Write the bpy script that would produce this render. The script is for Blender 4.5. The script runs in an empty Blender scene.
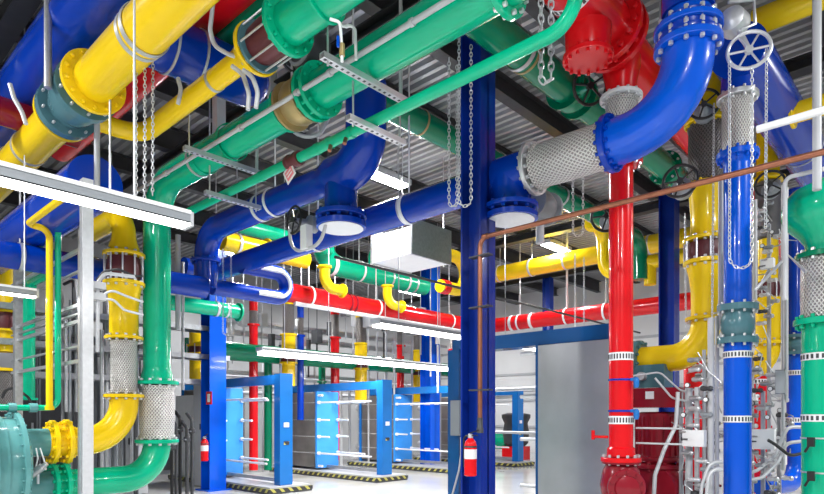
import bpy, math, random
from mathutils import Vector as V3, Matrix
random.seed(7)
C = bpy.context.scene.collection
# ------------------------------------------------------------------ survey of the hall
# building axes: X runs away to the right, Y runs away to the left, Z up; eye point over the origin
A = math.radians(43.1); F = 601.0; CX = 412.0; HY = 416.0; EYE = 1.5
VX, VY, RX, RY = math.cos(A), math.sin(A), math.sin(A), -math.cos(A)
UX, UY, UZ = V3((1, 0, 0)), V3((0, 1, 0)), V3((0, 0, 1))
def W(px, py, d):
    l = (px-CX)/F*d
    return V3((d*VX+l*RX, d*VY+l*RY, EYE+(HY-py)/F*d))
def HP(px, py, H): return W(px, py, H*F/(HY-py))          # sighting on a level H above the eye
def _mv(p, px, lr, dv):
    u = (px-CX)/F; d = p.x*VX+p.y*VY; l = p.x*RX+p.y*RY
    return (u*d-l)/(lr-u*dv)
def ax(p, px): return p+UX*_mv(p, px, RX, VX)
def ay(p, px): return p+UY*_mv(p, px, RY, VY)
def az(p, py): return V3((p.x, p.y, EYE+(HY-py)/F*(p.x*VX+p.y*VY)))
def depth(p): return p.x*VX+p.y*VY
CEIL = 6.6
# ------------------------------------------------------------------ materials
def mat(name, col, rough=.4, metal=0., coat=0., var=.0, vscale=6., bump=0., bscale=60., spec=.5):
    m = bpy.data.materials.new(name); m.use_nodes = True
    nt = m.node_tree; b = nt.nodes['Principled BSDF']
    b.inputs['Base Color'].default_value = (*col, 1); b.inputs['Roughness'].default_value = rough
    b.inputs['Metallic'].default_value = metal; b.inputs['Coat Weight'].default_value = coat
    b.inputs['Coat Roughness'].default_value = .05; b.inputs['Specular IOR Level'].default_value = spec
    tc = nt.nodes.new('ShaderNodeTexCoord')
    nz = nt.nodes.new('ShaderNodeTexNoise'); nz.inputs['Scale'].default_value = vscale; nz.inputs['Detail'].default_value = 4
    nt.links.new(tc.outputs['Object'], nz.inputs['Vector'])
    if var:
        mx = nt.nodes.new('ShaderNodeMixRGB'); mx.blend_type = 'MULTIPLY'; mx.inputs[0].default_value = 1
        rp = nt.nodes.new('ShaderNodeValToRGB'); rp.color_ramp.elements[0].position = .3; rp.color_ramp.elements[1].position = .7
        rp.color_ramp.elements[0].color = (1-var, 1-var, 1-var, 1); rp.color_ramp.elements[1].color = (1, 1, 1, 1)
        nt.links.new(nz.outputs['Fac'], rp.inputs[0]); mx.inputs[1].default_value = (*col, 1)
        nt.links.new(rp.outputs[0], mx.inputs[2]); nt.links.new(mx.outputs[0], b.inputs['Base Color'])
    if bump:
        n2 = nt.nodes.new('ShaderNodeTexNoise'); n2.inputs['Scale'].default_value = bscale
        nt.links.new(tc.outputs['Object'], n2.inputs['Vector'])
        bp = nt.nodes.new('ShaderNodeBump'); bp.inputs['Strength'].default_value = bump; bp.inputs['Distance'].default_value = .01
        nt.links.new(n2.outputs['Fac'], bp.inputs['Height']); nt.links.new(bp.outputs[0], b.inputs['Normal'])
    return m
def paint(name, col): return mat(name, col, rough=.24, coat=.35, var=.06, vscale=3., bump=.025, bscale=25, spec=.22)
M = {}
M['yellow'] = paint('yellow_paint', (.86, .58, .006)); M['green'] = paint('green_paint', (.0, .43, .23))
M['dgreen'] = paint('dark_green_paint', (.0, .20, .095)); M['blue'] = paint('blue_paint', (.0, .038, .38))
M['rblue'] = paint('bright_blue_paint', (.0, .085, .60))
M['red'] = paint('red_paint', (.66, .006, .010)); M['teal'] = paint('teal_paint', (.10, .29, .29))
M['steelblue'] = paint('column_blue_paint', (.003, .024, .24)); M['hxframe'] = paint('exchanger_frame_blue', (.012, .15, .47))
M['hxlight'] = paint('exchanger_plate_light_blue', (.05, .29, .76)); M['hxdark'] = paint('exchanger_dark_blue', (.008, .075, .24))
M['pumpred'] = paint('pump_dark_red', (.23, .008, .018)); M['maroon'] = mat('maroon_rubber', (.10, .016, .02), .5, bump=.1)
M['grayteal'] = paint('slate_teal_paint', (.07, .17, .20))
M['white'] = mat('white_paint', (.80, .81, .82), .4, var=.05); M['offwhite'] = mat('off_white_panel', (.72, .73, .74), .45, var=.06)
M['galv'] = mat('galvanised_steel', (.50, .51, .53), .38, .75, var=.2, vscale=25, bump=.05)
M['zinc'] = mat('zinc_plated_steel', (.62, .63, .65), .35, .6, var=.1, vscale=30)
M['dark'] = mat('dark_steel', (.06, .062, .068), .5, .3, var=.2); M['black'] = mat('black_iron', (.012, .012, .013), .4, .2)
M['gray'] = mat('grey_enamel', (.24, .26, .28), .4, var=.06); M['lgray'] = mat('light_grey_enamel', (.45, .46, .48), .4, var=.06)
M['copper'] = mat('aged_copper', (.34, .13, .075), .35, .7, var=.25, vscale=12); M['brass'] = mat('brass_body', (.45, .34, .15), .4, .5, var=.2)
M['stainless'] = mat('stainless_sheet', (.52, .53, .55), .30, .85, var=.18, vscale=2.2, bump=.12, bscale=2.5)
M['brownsteel'] = mat('brushed_dark_sheet', (.36, .33, .32), .36, .8, var=.25, vscale=2.5, bump=.12, bscale=3)
M['rubber'] = mat('grey_rubber_bellows', (.13, .125, .13), .5, .2, bump=.1)
M['pink'] = mat('pink_label', (.75, .20, .24), .5); M['deck'] = mat('deck_steel', (.42, .42, .43), .42, .35, var=.12, vscale=2)
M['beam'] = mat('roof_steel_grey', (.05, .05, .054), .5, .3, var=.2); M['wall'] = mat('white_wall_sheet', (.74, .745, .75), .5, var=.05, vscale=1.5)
M['cable'] = mat('black_cable', (.02, .02, .022), .5); M['hose'] = mat('grey_flexible_conduit', (.50, .51, .53), .45, .2)
def emis(name, col, s):
    m = bpy.data.materials.new(name); m.use_nodes = True; b = m.node_tree.nodes['Principled BSDF']
    b.inputs['Base Color'].default_value = (.8, .8, .8, 1); b.inputs['Emission Color'].default_value = (*col, 1)
    b.inputs['Emission Strength'].default_value = s; return m
M['lamp'] = emis('lit_lamp_lens', (1., .985, .96), 9.0); M['bay'] = emis('lit_bay_lens', (.97, .98, 1.), 30.0)
def braidmat(name, light, dark):
    m = bpy.data.materials.new(name); m.use_nodes = True; nt = m.node_tree; b = nt.nodes['Principled BSDF']
    b.inputs['Roughness'].default_value = .38; b.inputs['Metallic'].default_value = .45
    tc = nt.nodes.new('ShaderNodeTexCoord'); sp = nt.nodes.new('ShaderNodeSeparateXYZ'); nt.links.new(tc.outputs['UV'], sp.inputs[0])
    def wave(ku, kv):
        a = nt.nodes.new('ShaderNodeMath'); a.operation = 'MULTIPLY'; a.inputs[1].default_value = ku; nt.links.new(sp.outputs[0], a.inputs[0])
        c = nt.nodes.new('ShaderNodeMath'); c.operation = 'MULTIPLY_ADD'; c.inputs[1].default_value = kv
        nt.links.new(sp.outputs[1], c.inputs[0]); nt.links.new(a.outputs[0], c.inputs[2])
        s = nt.nodes.new('ShaderNodeMath'); s.operation = 'SINE'; nt.links.new(c.outputs[0], s.inputs[0]); return s
    s1, s2 = wave(6.2832*34, 120.), wave(6.2832*34, -120.)
    mx = nt.nodes.new('ShaderNodeMath'); mx.operation = 'MAXIMUM'; nt.links.new(s1.outputs[0], mx.inputs[0]); nt.links.new(s2.outputs[0], mx.inputs[1])
    rp = nt.nodes.new('ShaderNodeValToRGB'); rp.color_ramp.elements[0].position = .1; rp.color_ramp.elements[1].position = .75
    rp.color_ramp.elements[0].color = (*dark, 1); rp.color_ramp.elements[1].color = (*light, 1)
    nt.links.new(mx.outputs[0], rp.inputs[0]); nt.links.new(rp.outputs[0], b.inputs['Base Color'])
    bp = nt.nodes.new('ShaderNodeBump'); bp.inputs['Strength'].default_value = .8; bp.inputs['Distance'].default_value = .01
    nt.links.new(mx.outputs[0], bp.inputs['Height']); nt.links.new(bp.outputs[0], b.inputs['Normal']); return m
M['braid'] = braidmat('steel_braid', (.74, .72, .70), (.34, .32, .31)); M['dbraid'] = braidmat('dull_steel_braid', (.26, .24, .23), (.07, .062, .06))
M['kbraid'] = braidmat('dark_steel_braid', (.15, .135, .13), (.05, .045, .042))
def hazardmat():
    m = bpy.data.materials.new('hazard_stripe'); m.use_nodes = True; nt = m.node_tree; b = nt.nodes['Principled BSDF']; b.inputs['Roughness'].default_value = .5
    tc = nt.nodes.new('ShaderNodeTexCoord'); sp = nt.nodes.new('ShaderNodeSeparateXYZ'); nt.links.new(tc.outputs['Object'], sp.inputs[0])
    a = nt.nodes.new('ShaderNodeMath'); a.operation = 'ADD'; nt.links.new(sp.outputs[0], a.inputs[0]); nt.links.new(sp.outputs[1], a.inputs[1])
    c = nt.nodes.new('ShaderNodeMath'); c.operation = 'ADD'; nt.links.new(a.outputs[0], c.inputs[0]); nt.links.new(sp.outputs[2], c.inputs[1])
    s = nt.nodes.new('ShaderNodeMath'); s.operation = 'MULTIPLY'; s.inputs[1].default_value = 5.; nt.links.new(c.outputs[0], s.inputs[0])
    fr = nt.nodes.new('ShaderNodeMath'); fr.operation = 'FRACT'; nt.links.new(s.outputs[0], fr.inputs[0])
    g = nt.nodes.new('ShaderNodeMath'); g.operation = 'GREATER_THAN'; g.inputs[1].default_value = .62; nt.links.new(fr.outputs[0], g.inputs[0])
    mx = nt.nodes.new('ShaderNodeMixRGB'); mx.inputs[1].default_value = (.025, .025, .027, 1); mx.inputs[2].default_value = (.42, .39, .08, 1)
    nt.links.new(g.outputs[0], mx.inputs[0]); nt.links.new(mx.outputs[0], b.inputs['Base Color']); return m
M['hazard'] = hazardmat()
def floormat():
    m = mat('polished_concrete', (.60, .60, .59), .16, 0, .3, var=.12, vscale=.9, bump=.02, bscale=3); return m
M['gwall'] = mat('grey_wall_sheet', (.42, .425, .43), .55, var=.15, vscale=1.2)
M['floor'] = floormat()
# ------------------------------------------------------------------ mesh kit
def frame(t):
    t = t.normalized(); h = UZ if abs(t.z) < .9 else UX
    a = t.cross(h).normalized(); return a, t.cross(a).normalized()
class MB:
    def __init__(s): s.v = []; s.f = []; s.m = []; s.u = []
    def _rings(s, rings, us, caps, mi, closed=False):
        n = len(rings[0]); b = len(s.v)
        for r in rings: s.v += r
        K = len(rings)
        for i in range(K if closed else K-1):
            j = (i+1) % K
            for k in range(n):
                q = (k+1) % n
                s.f.append((b+i*n+k, b+i*n+q, b+j*n+q, b+j*n+k)); s.m.append(mi)
                u0, u1 = us[i], us[j] if j else us[i]+.1
                s.u.append(((k/n, u0), ((k+1)/n, u0), ((k+1)/n, u1), (k/n, u1)))
        if caps and not closed:
            s.f.append(tuple(b+k for k in range(n-1, -1, -1))); s.m.append(mi); s.u.append(((0, 0),)*n)
            o = b+(K-1)*n; s.f.append(tuple(o+k for k in range(n))); s.m.append(mi); s.u.append(((0, 0),)*n)
    def tube(s, pts, r, n=20, caps=True, mi=0, closed=False):
        K = len(pts); rr = r if isinstance(r, (list, tuple)) else [r]*K
        tang = []
        for i in range(K):
            a = pts[(i-1) % K] if (closed or i) else pts[i]; c = pts[(i+1) % K] if (closed or i < K-1) else pts[i]
            tang.append((c-a).normalized())
        a, _ = frame(tang[0]); rings = []; us = []; L = 0
        for i in range(K):
            if i:
                L += (pts[i]-pts[i-1]).length
            a = (a-tang[i]*a.dot(tang[i])).normalized(); b = tang[i].cross(a)
            k = 1.
            rings.append([pts[i]+(a*math.cos(2*math.pi*j/n)+b*math.sin(2*math.pi*j/n))*rr[i] for j in range(n)]); us.append(L)
        s._rings(rings, us, caps, mi, closed); return s
    def lathe(s, c, axis, prof, n=24, mi=0, caps=True):
        t = axis.normalized(); a, b = frame(t); b = t.cross(a)
        rings = [[c+t*h+(a*math.cos(2*math.pi*j/n)+b*math.sin(2*math.pi*j/n))*max(r, 1e-4) for j in range(n)] for h, r in prof]
        us = [0.]
        for i in range(1, len(prof)): us.append(us[-1]+math.hypot(prof[i][0]-prof[i-1][0], prof[i][1]-prof[i-1][1]))
        s._rings(rings, us, caps, mi); return s
    def box(s, c, sz, mi=0, e1=UX, e2=UY, e3=UZ):
        b = len(s.v); h = [x/2 for x in sz]
        for k in range(8):
            s.v.append(c+e1*(h[0] if k & 1 else -h[0])+e2*(h[1] if k & 2 else -h[1])+e3*(h[2] if k & 4 else -h[2]))
        for q in ((0, 2, 3, 1), (4, 5, 7, 6), (0, 1, 5, 4), (2, 6, 7, 3), (0, 4, 6, 2), (1, 3, 7, 5)):
            s.f.append(tuple(b+i for i in q)); s.m.append(mi); s.u.append(((0, 0), (1, 0), (1, 1), (0, 1)))
        return s
    def bb(s, x0, x1, y0, y1, z0, z1, mi=0): return s.box(V3(((x0+x1)/2, (y0+y1)/2, (z0+z1)/2)), (abs(x1-x0), abs(y1-y0), abs(z1-z0)), mi)
    def bar(s, p, q, w, h, mi=0):
        t = q-p; e = t.normalized(); a = e.cross(UZ) if abs(e.z) < .9 else UX
        a = a.normalized(); return s.box((p+q)/2, (t.length, w, h), mi, e, a, e.cross(a))
    def torus(s, c, axis, R, r, n=28, k=8, mi=0):
        a, b = frame(axis)
        return s.tube([c+(a*math.cos(2*math.pi*i/n)+b*math.sin(2*math.pi*i/n))*R for i in range(n)], r, k, False, mi, True)
    def mesh(s, name, mats, org, bevel=0):
        me = bpy.data.meshes.new(name); me.from_pydata([tuple(p-org) for p in s.v], [], s.f)
        uv = me.uv_layers.new(name='UVMap'); i = 0
        for f in s.u:
            for c in f: uv.data[i].uv = c; i += 1
        for m in mats: me.materials.append(m)
        me.polygons.foreach_set('material_index', s.m); me.polygons.foreach_set('use_smooth', [True]*len(s.f))
        me.set_sharp_from_angle(angle=math.radians(38)); me.update(); return me
    def low(s):
        xs = [p.x for p in s.v]; ys = [p.y for p in s.v]; zs = [p.z for p in s.v]
        return V3(((min(xs)+max(xs))/2, (min(ys)+max(ys))/2, min(zs)))
def _ml(m): return [M[k] for k in m] if isinstance(m, (list, tuple)) else [M[m]]
class Thing:
    def __init__(s, name, label, cat, loc, group=None):
        e = bpy.data.objects.new(name, None); C.objects.link(e); e.location = loc; e.empty_display_size = .1
        e['label'] = label; e['category'] = cat
        if group: e['group'] = group
        s.o = e; s.L = V3(loc)
    def add(s, name, mb, m, parent=None, label=None):
        o = bpy.data.objects.new(name, mb.mesh(name, _ml(m), s.L)); C.objects.link(o); o.parent = parent or s.o
        if label: o['label'] = label
        return o
def single(name, mb, m, label, cat, group=None):
    L = mb.low(); o = bpy.data.objects.new(name, mb.mesh(name, _ml(m), L)); C.objects.link(o); o.location = L
    o['label'] = label; o['category'] = cat
    if group: o['group'] = group
    return o
def struct(name, mb, m):
    L = mb.low(); o = bpy.data.objects.new(name, mb.mesh(name, _ml(m), L)); C.objects.link(o); o.location = L
    o['kind'] = 'structure'; return o
def fillet(P, R, k=10):
    out = [P[0]]
    for i in range(1, len(P)-1):
        a, b, c = P[i-1], P[i], P[i+1]; u = (a-b).normalized(); w = (c-b).normalized()
        ang = u.angle(w)
        if ang > math.pi-.02: out.append(b); continue
        T = min(R/math.tan(ang/2), (a-b).length*.96, (c-b).length*.96); r = T*math.tan(ang/2)
        ce = b+(u+w).normalized()*(r/math.sin(ang/2)); s, e = b+u*T, b+w*T
        vs, ve = (s-ce), (e-ce); full = vs.angle(ve)
        for j in range(k+1):
            t = j/k
            out.append(ce+(vs*math.sin((1-t)*full)+ve*math.sin(t*full))/math.sin(full))
    out.append(P[-1]); return out
# piping kit ---------------------------------------------------------
def pipe(t, P, D, m, R=None, name='pipe', parent=None, n=28, label=None):
    return t.add(name, MB().tube(fillet(P, R or D*1.35), D/2, n), m, parent, label)
def reducer(t, p, q, D0, D1, m, name='reducer', parent=None):
    a = q-p; L = a.length
    return t.add(name, MB().lathe(p, a, [(L*k/8, (D0+(D1-D0)*(3*(k/8)**2-2*(k/8)**3))/2) for k in range(9)], 28), m, parent)
_bolt = {}
def bolt(t, parent, c, axis, r, L, m):
    key = (round(r, 4), round(L, 3), m)
    if key not in _bolt:
        b = MB().lathe(V3((0, 0, -L/2)), UZ, [(0, r*.7), (L*.14, r*.7), (L*.14, r), (L*.86, r), (L*.86, r*.7), (L, r*.7)] if False else [(0, r*.85), (0.02*L, r), (L*.25, r), (L*.25, r*.5), (L*.75, r*.5), (L*.75, r), (L*.98, r), (L, r*.85)], 6)
        _bolt[key] = b.mesh('bolt', _ml(m), V3((0, 0, 0)))
    o = bpy.data.objects.new('bolt', _bolt[key]); C.objects.link(o); o.parent = parent
    o.location = c-t.L; o.rotation_euler = axis.to_track_quat('Z', 'Y').to_euler()
def flange(t, c, axis, D, th, m, bolts=0, bm=None, name='flange', parent=None, n=36, blen=2.2):
    axis = axis.normalized(); R = D/2; e = min(th*.18, .006)
    o = t.add(name, MB().lathe(c-axis*th/2, axis, [(0, R-e), (e, R), (th-e, R), (th, R-e)], n), m, parent)
    if bolts:
        a, b = frame(axis)
        for k in range(bolts):
            an = 2*math.pi*(k+.5)/bolts
            bolt(t, o, c+(a*math.cos(an)+b*math.sin(an))*R*.86, axis, R*.075, th*blen, bm or m)
    return o
def braid(t, p, q, D, m='braid'):
    a = q-p; L = a.length; r = D/2
    prof = [(0, r*1.03), (L*.07, r*1.03), (L*.07, r*.97)]+[(L*(.07+.86*k/12), r*(.97+.03*math.sin(math.pi*k/12))) for k in range(1, 12)]+[(L*.93, r*.97), (L*.93, r*1.03), (L, r*1.03)]
    return t.add('braided_connector', MB().lathe(p, a, prof, 32), m)
def bellows(t, p, q, D, m='maroon', rods=6, waves=1, name='rubber_joint', rm='zinc', rod_R=None):
    a = q-p; L = a.length; r = D/2; e = a.normalized()
    prof = [(L*k/(12*waves), r*(.93+.09*abs(math.sin(math.pi*k/12)))) for k in range(12*waves+1)]
    o = t.add(name, MB().lathe(p, a, prof, 30), m)
    x, y = frame(e)
    for k in range(rods):
        an = 2*math.pi*(k+.3)/rods; R = rod_R or r*1.22
        c = p+(x*math.cos(an)+y*math.sin(an))*R
        t.add('tie_rod', MB().tube([c-e*.03, c+a+e*.03], max(.009, D*.028), 8), rm, o)
    return o
def bulge(t, p, q, D, m='grayteal', fD=None):
    a = q-p; L = a.length; r = D/2; F2 = (fD or D*1.35)/2
    prof = [(0, F2), (L*.16, F2), (L*.17, r), (L*.25, r*1.0), (L*.35, r*1.12), (L*.5, r*1.17), (L*.65, r*1.12), (L*.75, r), (L*.83, r), (L*.84, F2), (L, F2)]
    o = t.add('rubber_joint', MB().lathe(p, a, prof, 32), m)
    x, y = frame(a.normalized())
    for k in range(10):
        an = 2*math.pi*(k+.5)/10; rr = F2*.88
        for h in (.08, .92):
            bolt(t, o, p+a*h+(x*math.cos(an)+y*math.sin(an))*rr, a.normalized(), .014, L*.30, 'zinc')
    return o
def dash_band(t, c, axis, D, h=.085, n=26, parent=None):
    mb = MB(); axis = axis.normalized(); a, b = frame(axis); r = D/2+.003
    mb.lathe(c-axis*h/2, axis, [(0, r), (h, r)], 40, 0, False)
    for k in range(n):
        an = 2*math.pi*k/n; w = 2*math.pi*r/n*.5; d = a*math.cos(an)+b*math.sin(an)
        mb.box(c+d*(r+.0005), (.004, w, h*.62), 1, d, axis.cross(d), axis)
    return t.add('label_band', mb, ['white', 'dark'], parent)
def ring(t, c, axis, D, w, m='zinc', name='clamp_band', parent=None):
    r = D/2; axis = axis.normalized()
    return t.add(name, MB().lathe(c-axis*w/2, axis, [(0, r*.99), (0, r*1.04), (w, r*1.04), (w, r*.99)], 36, 0, False), m, parent)
def handwheel(t, c, axis, R, m, parent, stem=None, spokes=5):
    axis = axis.normalized(); a, b = frame(axis); mb = MB().torus(c, axis, R, R*.095, 30, 8)
    for k in range(spokes):
        an = 2*math.pi*k/spokes
        mb.tube([c, c+(a*math.cos(an)+b*math.sin(an))*R], R*.06, 6)
    mb.lathe(c-axis*R*.12, axis, [(0, R*.2), (R*.24, R*.2)], 12)
    o = t.add('handwheel', mb, m, parent)
    if stem: t.add('stem', MB().tube([c, c+stem], R*.075, 8), 'zinc', parent)
    return o
def valve(t, c, run, D, m, wheel_dir, R=.17, dist=.45, wm='black', wheel_axis=None):
    run = run.normalized(); L = D*1.05
    prof = [(-L/2, D*.72), (-L/2+.045, D*.72), (-L/2+.046, D*.52), (-L*.2, D*.6), (0, D*.66), (L*.2, D*.6), (L/2-.046, D*.52), (L/2-.045, D*.72), (L/2, D*.72)]
    o = t.add('valve', MB().lathe(c, run, prof, 28), m)
    wd = wheel_dir.normalized(); p1 = c+wd*D*.55
    t.add('bonnet', MB().lathe(p1, wd, [(0, D*.4), (dist*.15, D*.4), (dist*.16, D*.25), (dist*.5, D*.13), (dist*.8, D*.1)], 18), m, o)
    handwheel(t, p1+wd*dist, wheel_axis or wd, R, wm, o, -wd*dist*.4)
    return o
HG = 'pipe hangers on threaded rods'
def hanger(p, axis, D, label, m='zinc', top=None, rr=.011):
    t = Thing('pipe_hanger', label, 'hanger', p, HG); axis = axis.normalized(); r = D/2
    t.add('clamp_band', MB().lathe(p-axis*.025, axis, [(0, r*1.005), (0, r*1.045), (.05, r*1.045), (.05, r*1.005)], 32, 0, False), m)
    t.add('threaded_rod', MB().tube([p+UZ*(r*1.02), V3((p.x, p.y, top or CEIL))], rr, 8), m)
    return t
def chain(strands, label, link=.055, m='zinc', group='hand chains for the overhead valves'):
    mb = MB()
    for P in strands:
        # resample
        D = [0.]
        for i in range(1, len(P)): D.append(D[-1]+(P[i]-P[i-1]).length)
        st = link*.74; n = int(D[-1]/st); i = 0
        for k in range(n):
            s = k*st
            while i < len(P)-2 and s > D[i+1]: i += 1
            f = (s-D[i])/max(1e-6, D[i+1]-D[i]); c = P[i].lerp(P[i+1], f); t = (P[i+1]-P[i]).normalized()
            a, b = frame(t)
            if k % 2: a = b
            a = (a*.8+t.cross(a)*.6).normalized()
            w = link*.26; h = link*.5; pts = []
            for j in range(10):
                an = 2*math.pi*j/10
                pts.append(c+a*math.cos(an)*w+t*math.sin(an)*h)
            mb.tube(pts, link*.085, 5, False, 0, True)
    return single('hand_chain', mb, m, label, 'chain', group)
def loop(px0, px1, y0, yb, d, y1=None, k=8):
    p0 = W(px0, y0, d); p1 = W(px1, y1 if y1 is not None else y0, d); b = W((px0+px1)/2, yb, d)
    q0 = V3((p0.x, p0.y, b.z+abs(px1-px0)*d/F*.5)); q1 = V3((p1.x, p1.y, q0.z)); c = (q0+q1)/2; r = (q1-q0)/2
    arc = [c-r*math.cos(math.pi*i/k)-UZ*(r.length*math.sin(math.pi*i/k)) for i in range(k+1)]
    return [p0]+arc+[p1]
# ================================================================== THE SETTING
XW, YW = 21.5, 19.0
struct('floor', MB().bb(-7, XW+.3, -8, YW+.3, -.2, 0), 'floor')
mb = MB(); mb.bb(XW, XW+.25, -8, YW+.25, 0, CEIL+.3)
struct('wall_back', mb, 'wall')
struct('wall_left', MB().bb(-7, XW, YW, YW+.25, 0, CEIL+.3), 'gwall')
# corrugated roof deck: ribs run along Y
mb = MB(); prof = []; x = -7.0
while x < XW:
    prof += [(x, .0), (x+.07, .0), (x+.09, .07), (x+.16, .07)]; x += .18
prof.append((x, 0))
n = len(prof)
for px_, h in prof: mb.v += [V3((px_, -8, CEIL+h)), V3((px_, YW+.2, CEIL+h))]
for i in range(n-1):
    mb.f.append((2*i, 2*i+2, 2*i+3, 2*i+1)); mb.m.append(0); mb.u.append(((0, 0),)*4)
struct('ceiling', mb, 'deck')
BEAMS = [-2.2, .1, 1.35, 3.7, 5.2, 6.6, 8.9, 10.4, 12.2, 14, 16]
for i, y in enumerate(BEAMS):
    z0 = CEIL-.42 if i % 2 else CEIL-.3
    mb = MB().bb(-7, XW, y-.09, y+.09, z0, z0+.02).bb(-7, XW, y-.09, y+.09, CEIL-.02, CEIL-.002).bb(-7, XW, y-.008, y+.008, z0, CEIL-.01)
    struct('trim_%d' % (i+1), mb, 'beam')
for i, x in enumerate([-1.2, 1.9, 4.9, 9.2, 13.2, 17.4]):
    mb = MB().bb(x-.11, x+.11, -8, YW, CEIL-.62, CEIL-.60).bb(x-.11, x+.11, -8, YW, CEIL-.46, CEIL-.44).bb(x-.01, x+.01, -8, YW, CEIL-.61, CEIL-.45)
    struct('trim_%d' % (i+20), mb, 'beam')
for z in (1.0, 2.1, 3.2, 4.3):
    struct('trim_%d' % (40+int(z)), MB().bb(XW-.05, XW, -8, YW, z, z+.09), 'lgray')
# ================================================================== COLUMNS
def column(p, h, w, label, m='steelblue', base=True):
    t = Thing('steel_column', label, 'column', V3((p.x, p.y, 0)), 'blue steel building columns')
    x, y = p.x, p.y; q = w/2
    mb = MB().bb(x-q, x+q, y-q, y-q+.022, 0, h).bb(x-q, x+q, y+q-.022, y+q, 0, h).bb(x-.01, x+.01, y-q, y+q, 0, h)
    t.add('shaft', mb, m)
    if base: t.add('base_plate', MB().bb(x-q-.08, x+q+.08, y-q-.08, y+q+.08, 0, .03), m)
    return t
c1 = W(213.5, 490, 12.2); c2 = W(478, 500, 6.6); c3 = W(430, 468, 17.2); c4 = W(669, 480, 12.0); c5 = W(548, 460, 19.5)
column(c1, 5.1, .36, 'bright blue steel column at left, beside the wall sign and extinguisher', 'rblue')
t2 = column(c2, CEIL-.62, .27, 'large dark blue steel column in the middle with a copper pipe and extinguisher')
column(c3, CEIL-.62, .40, 'bright blue steel column behind the row of plate exchangers', 'rblue')
column(c4, CEIL-.62, .30, 'dark blue steel column between the red riser and yellow riser at right')
column(c5, CEIL-.62, .26, 'thin far blue steel column at the back wall behind the red main')
# ================================================================== YELLOW MAIN, upper left
H1 = 3.27; yb = HP(138, 37, H1)
YL = lambda px: ay(yb, px)
t = Thing('pipe_line', 'large yellow overhead pipe across the top left corner with a blue-grey coupling', 'pipe', YL(92))
jA, jB = YL(88), YL(66)
pipe(t, [YL(245), YL(95)], .40, 'yellow'); pipe(t, [YL(63), YL(-70)], .40, 'yellow')
flange(t, YL(94), UY, .60, .05, 'yellow', 14, 'yellow')
o = bulge(t, jA, jB, .43, 'grayteal', .60)
flange(t, YL(63.5), UY, .58, .04, 'yellow')
ring(t, YL(140), UY, .40, .05); ring(t, YL(30), UY, .40, .05)
# branch
b0 = YL(66); b1 = ax(b0, 141); gj = ay(b1, 258)
t = Thing('pipe_line', 'thin yellow branch pipe turning up to the maroon joint under the large yellow pipe', 'pipe', b1)
pipe(t, [b0+UX*.2, b1, ay(b1, 236)], .20, 'yellow', R=.27)
reducer(t, ay(b1, 236), ay(b1, 256), .21, .30, 'yellow')
flange(t, ay(b1, 257), UY, .46, .04, 'yellow', 10, 'zinc')
bellows(t, ay(b1, 259), ay(b1, 286), .34, 'maroon', 8, 1, rod_R=.205)
flange(t, ay(b1, 260), UY, .44, .03, 'grayteal')
ring(t, ay(b1, 215), UY, .205, .04); ring(t, ay(b1, 243), UY, .22, .03)
t = Thing('pipe_line', 'short green overhead pipe with a bolted end flange beside the maroon joint, top centre-left', 'pipe', ay(b1, 300))
flange(t, ay(b1, 288.5), UY, .50, .05, 'green', 12, 'green')
pipe(t, [ay(b1, 289), ay(b1, 420)], .34, 'green')
flange(t, ay(b1, 326), UY, .40, .03, 'green')
# ================================================================== CHILLER and its green + yellow risers
gv = W(157, 477, 8.3); gn = ax(gv, 62); dn = depth(gn)
yn = W(62, 442, dn); yv = ax(yn, 124)
x0 = ax(gn, 22).x
zc = (gn.z+yn.z)/2; cc = V3((x0, gn.y, zc))
t = Thing('chiller', 'teal chiller vessel end with two round nozzles at the lower left', 'chiller', V3((x0-1.2, gn.y, 0)))
t.add('shell', MB().lathe(V3((x0-3., gn.y, zc)), UX, [(0, .60), (2.75, .60), (2.75, .60)], 48), 'teal')
o = t.add('tube_sheet', MB().lathe(V3((x0-.42, gn.y, zc)), UX, [(0, .70), (.0, .71), (.05, .71), (.05, .70)], 48), 'teal')
o = t.add('water_box', MB().lathe(V3((x0-.25, gn.y, zc)), UX, [(-.1, .57), (0, .57), (.12, .57), (.20, .54), (.25, .46), (.27, .3), (.275, .05)], 48), 'teal')
o = t.add('cover_flange', MB().lathe(V3((x0-.12, gn.y, zc)), UX, [(0, .63), (.005, .64), (.05, .64), (.055, .63)], 48), 'teal')
for k in range(28):
    an = 2*math.pi*k/28
    bolt(t, o, V3((x0-.095, gn.y+math.cos(an)*.605, zc+math.sin(an)*.605)), UX, .012, .1, 'teal')
t.add('lifting_lug', MB().bb(x0-.44, x0-.38, gn.y-.1, gn.y+.1, zc+.66, zc+.82), 'teal')
for p in (gn, yn):
    t.add('nozzle', MB().tube([V3((x0-.1, p.y, p.z)), ax(p, 50)], .17, 28), 'teal')
for s in (-.5, .5): t.add('foot', MB().bb(x0-2.0, x0-1.8, gn.y+s-.08, gn.y+s+.08, 0, zc-.2), 'teal')
def hook(P): return P
H2 = 3.165; gt = az(gv, HY-H2*F/depth(gv)); GL = lambda px: ay(gt, px)
t = Thing('pipe_line', 'large green pipe rising from the chiller and running up across the top centre', 'pipe', V3((gv.x, gv.y, gv.z)))
flange(t, ax(gn, 52), UX, .54, .05, 'green', 12, 'green'); flange(t, ax(gn, 64), UX, .54, .05, 'green', 12, 'green')
pipe(t, [ax(gn, 51), gv, az(gv, 442)], .36, 'green', R=.5)
flange(t, az(gv, 441), UZ, .57, .05, 'green', 12, 'zinc')
braid(t, az(gv, 438.5), az(gv, 386), .46)
flange(t, az(gv, 383), UZ, .57, .05, 'green', 12, 'zinc')
reducer(t, az(gv, 381), az(gv, 368), .44, .37, 'green')
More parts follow.
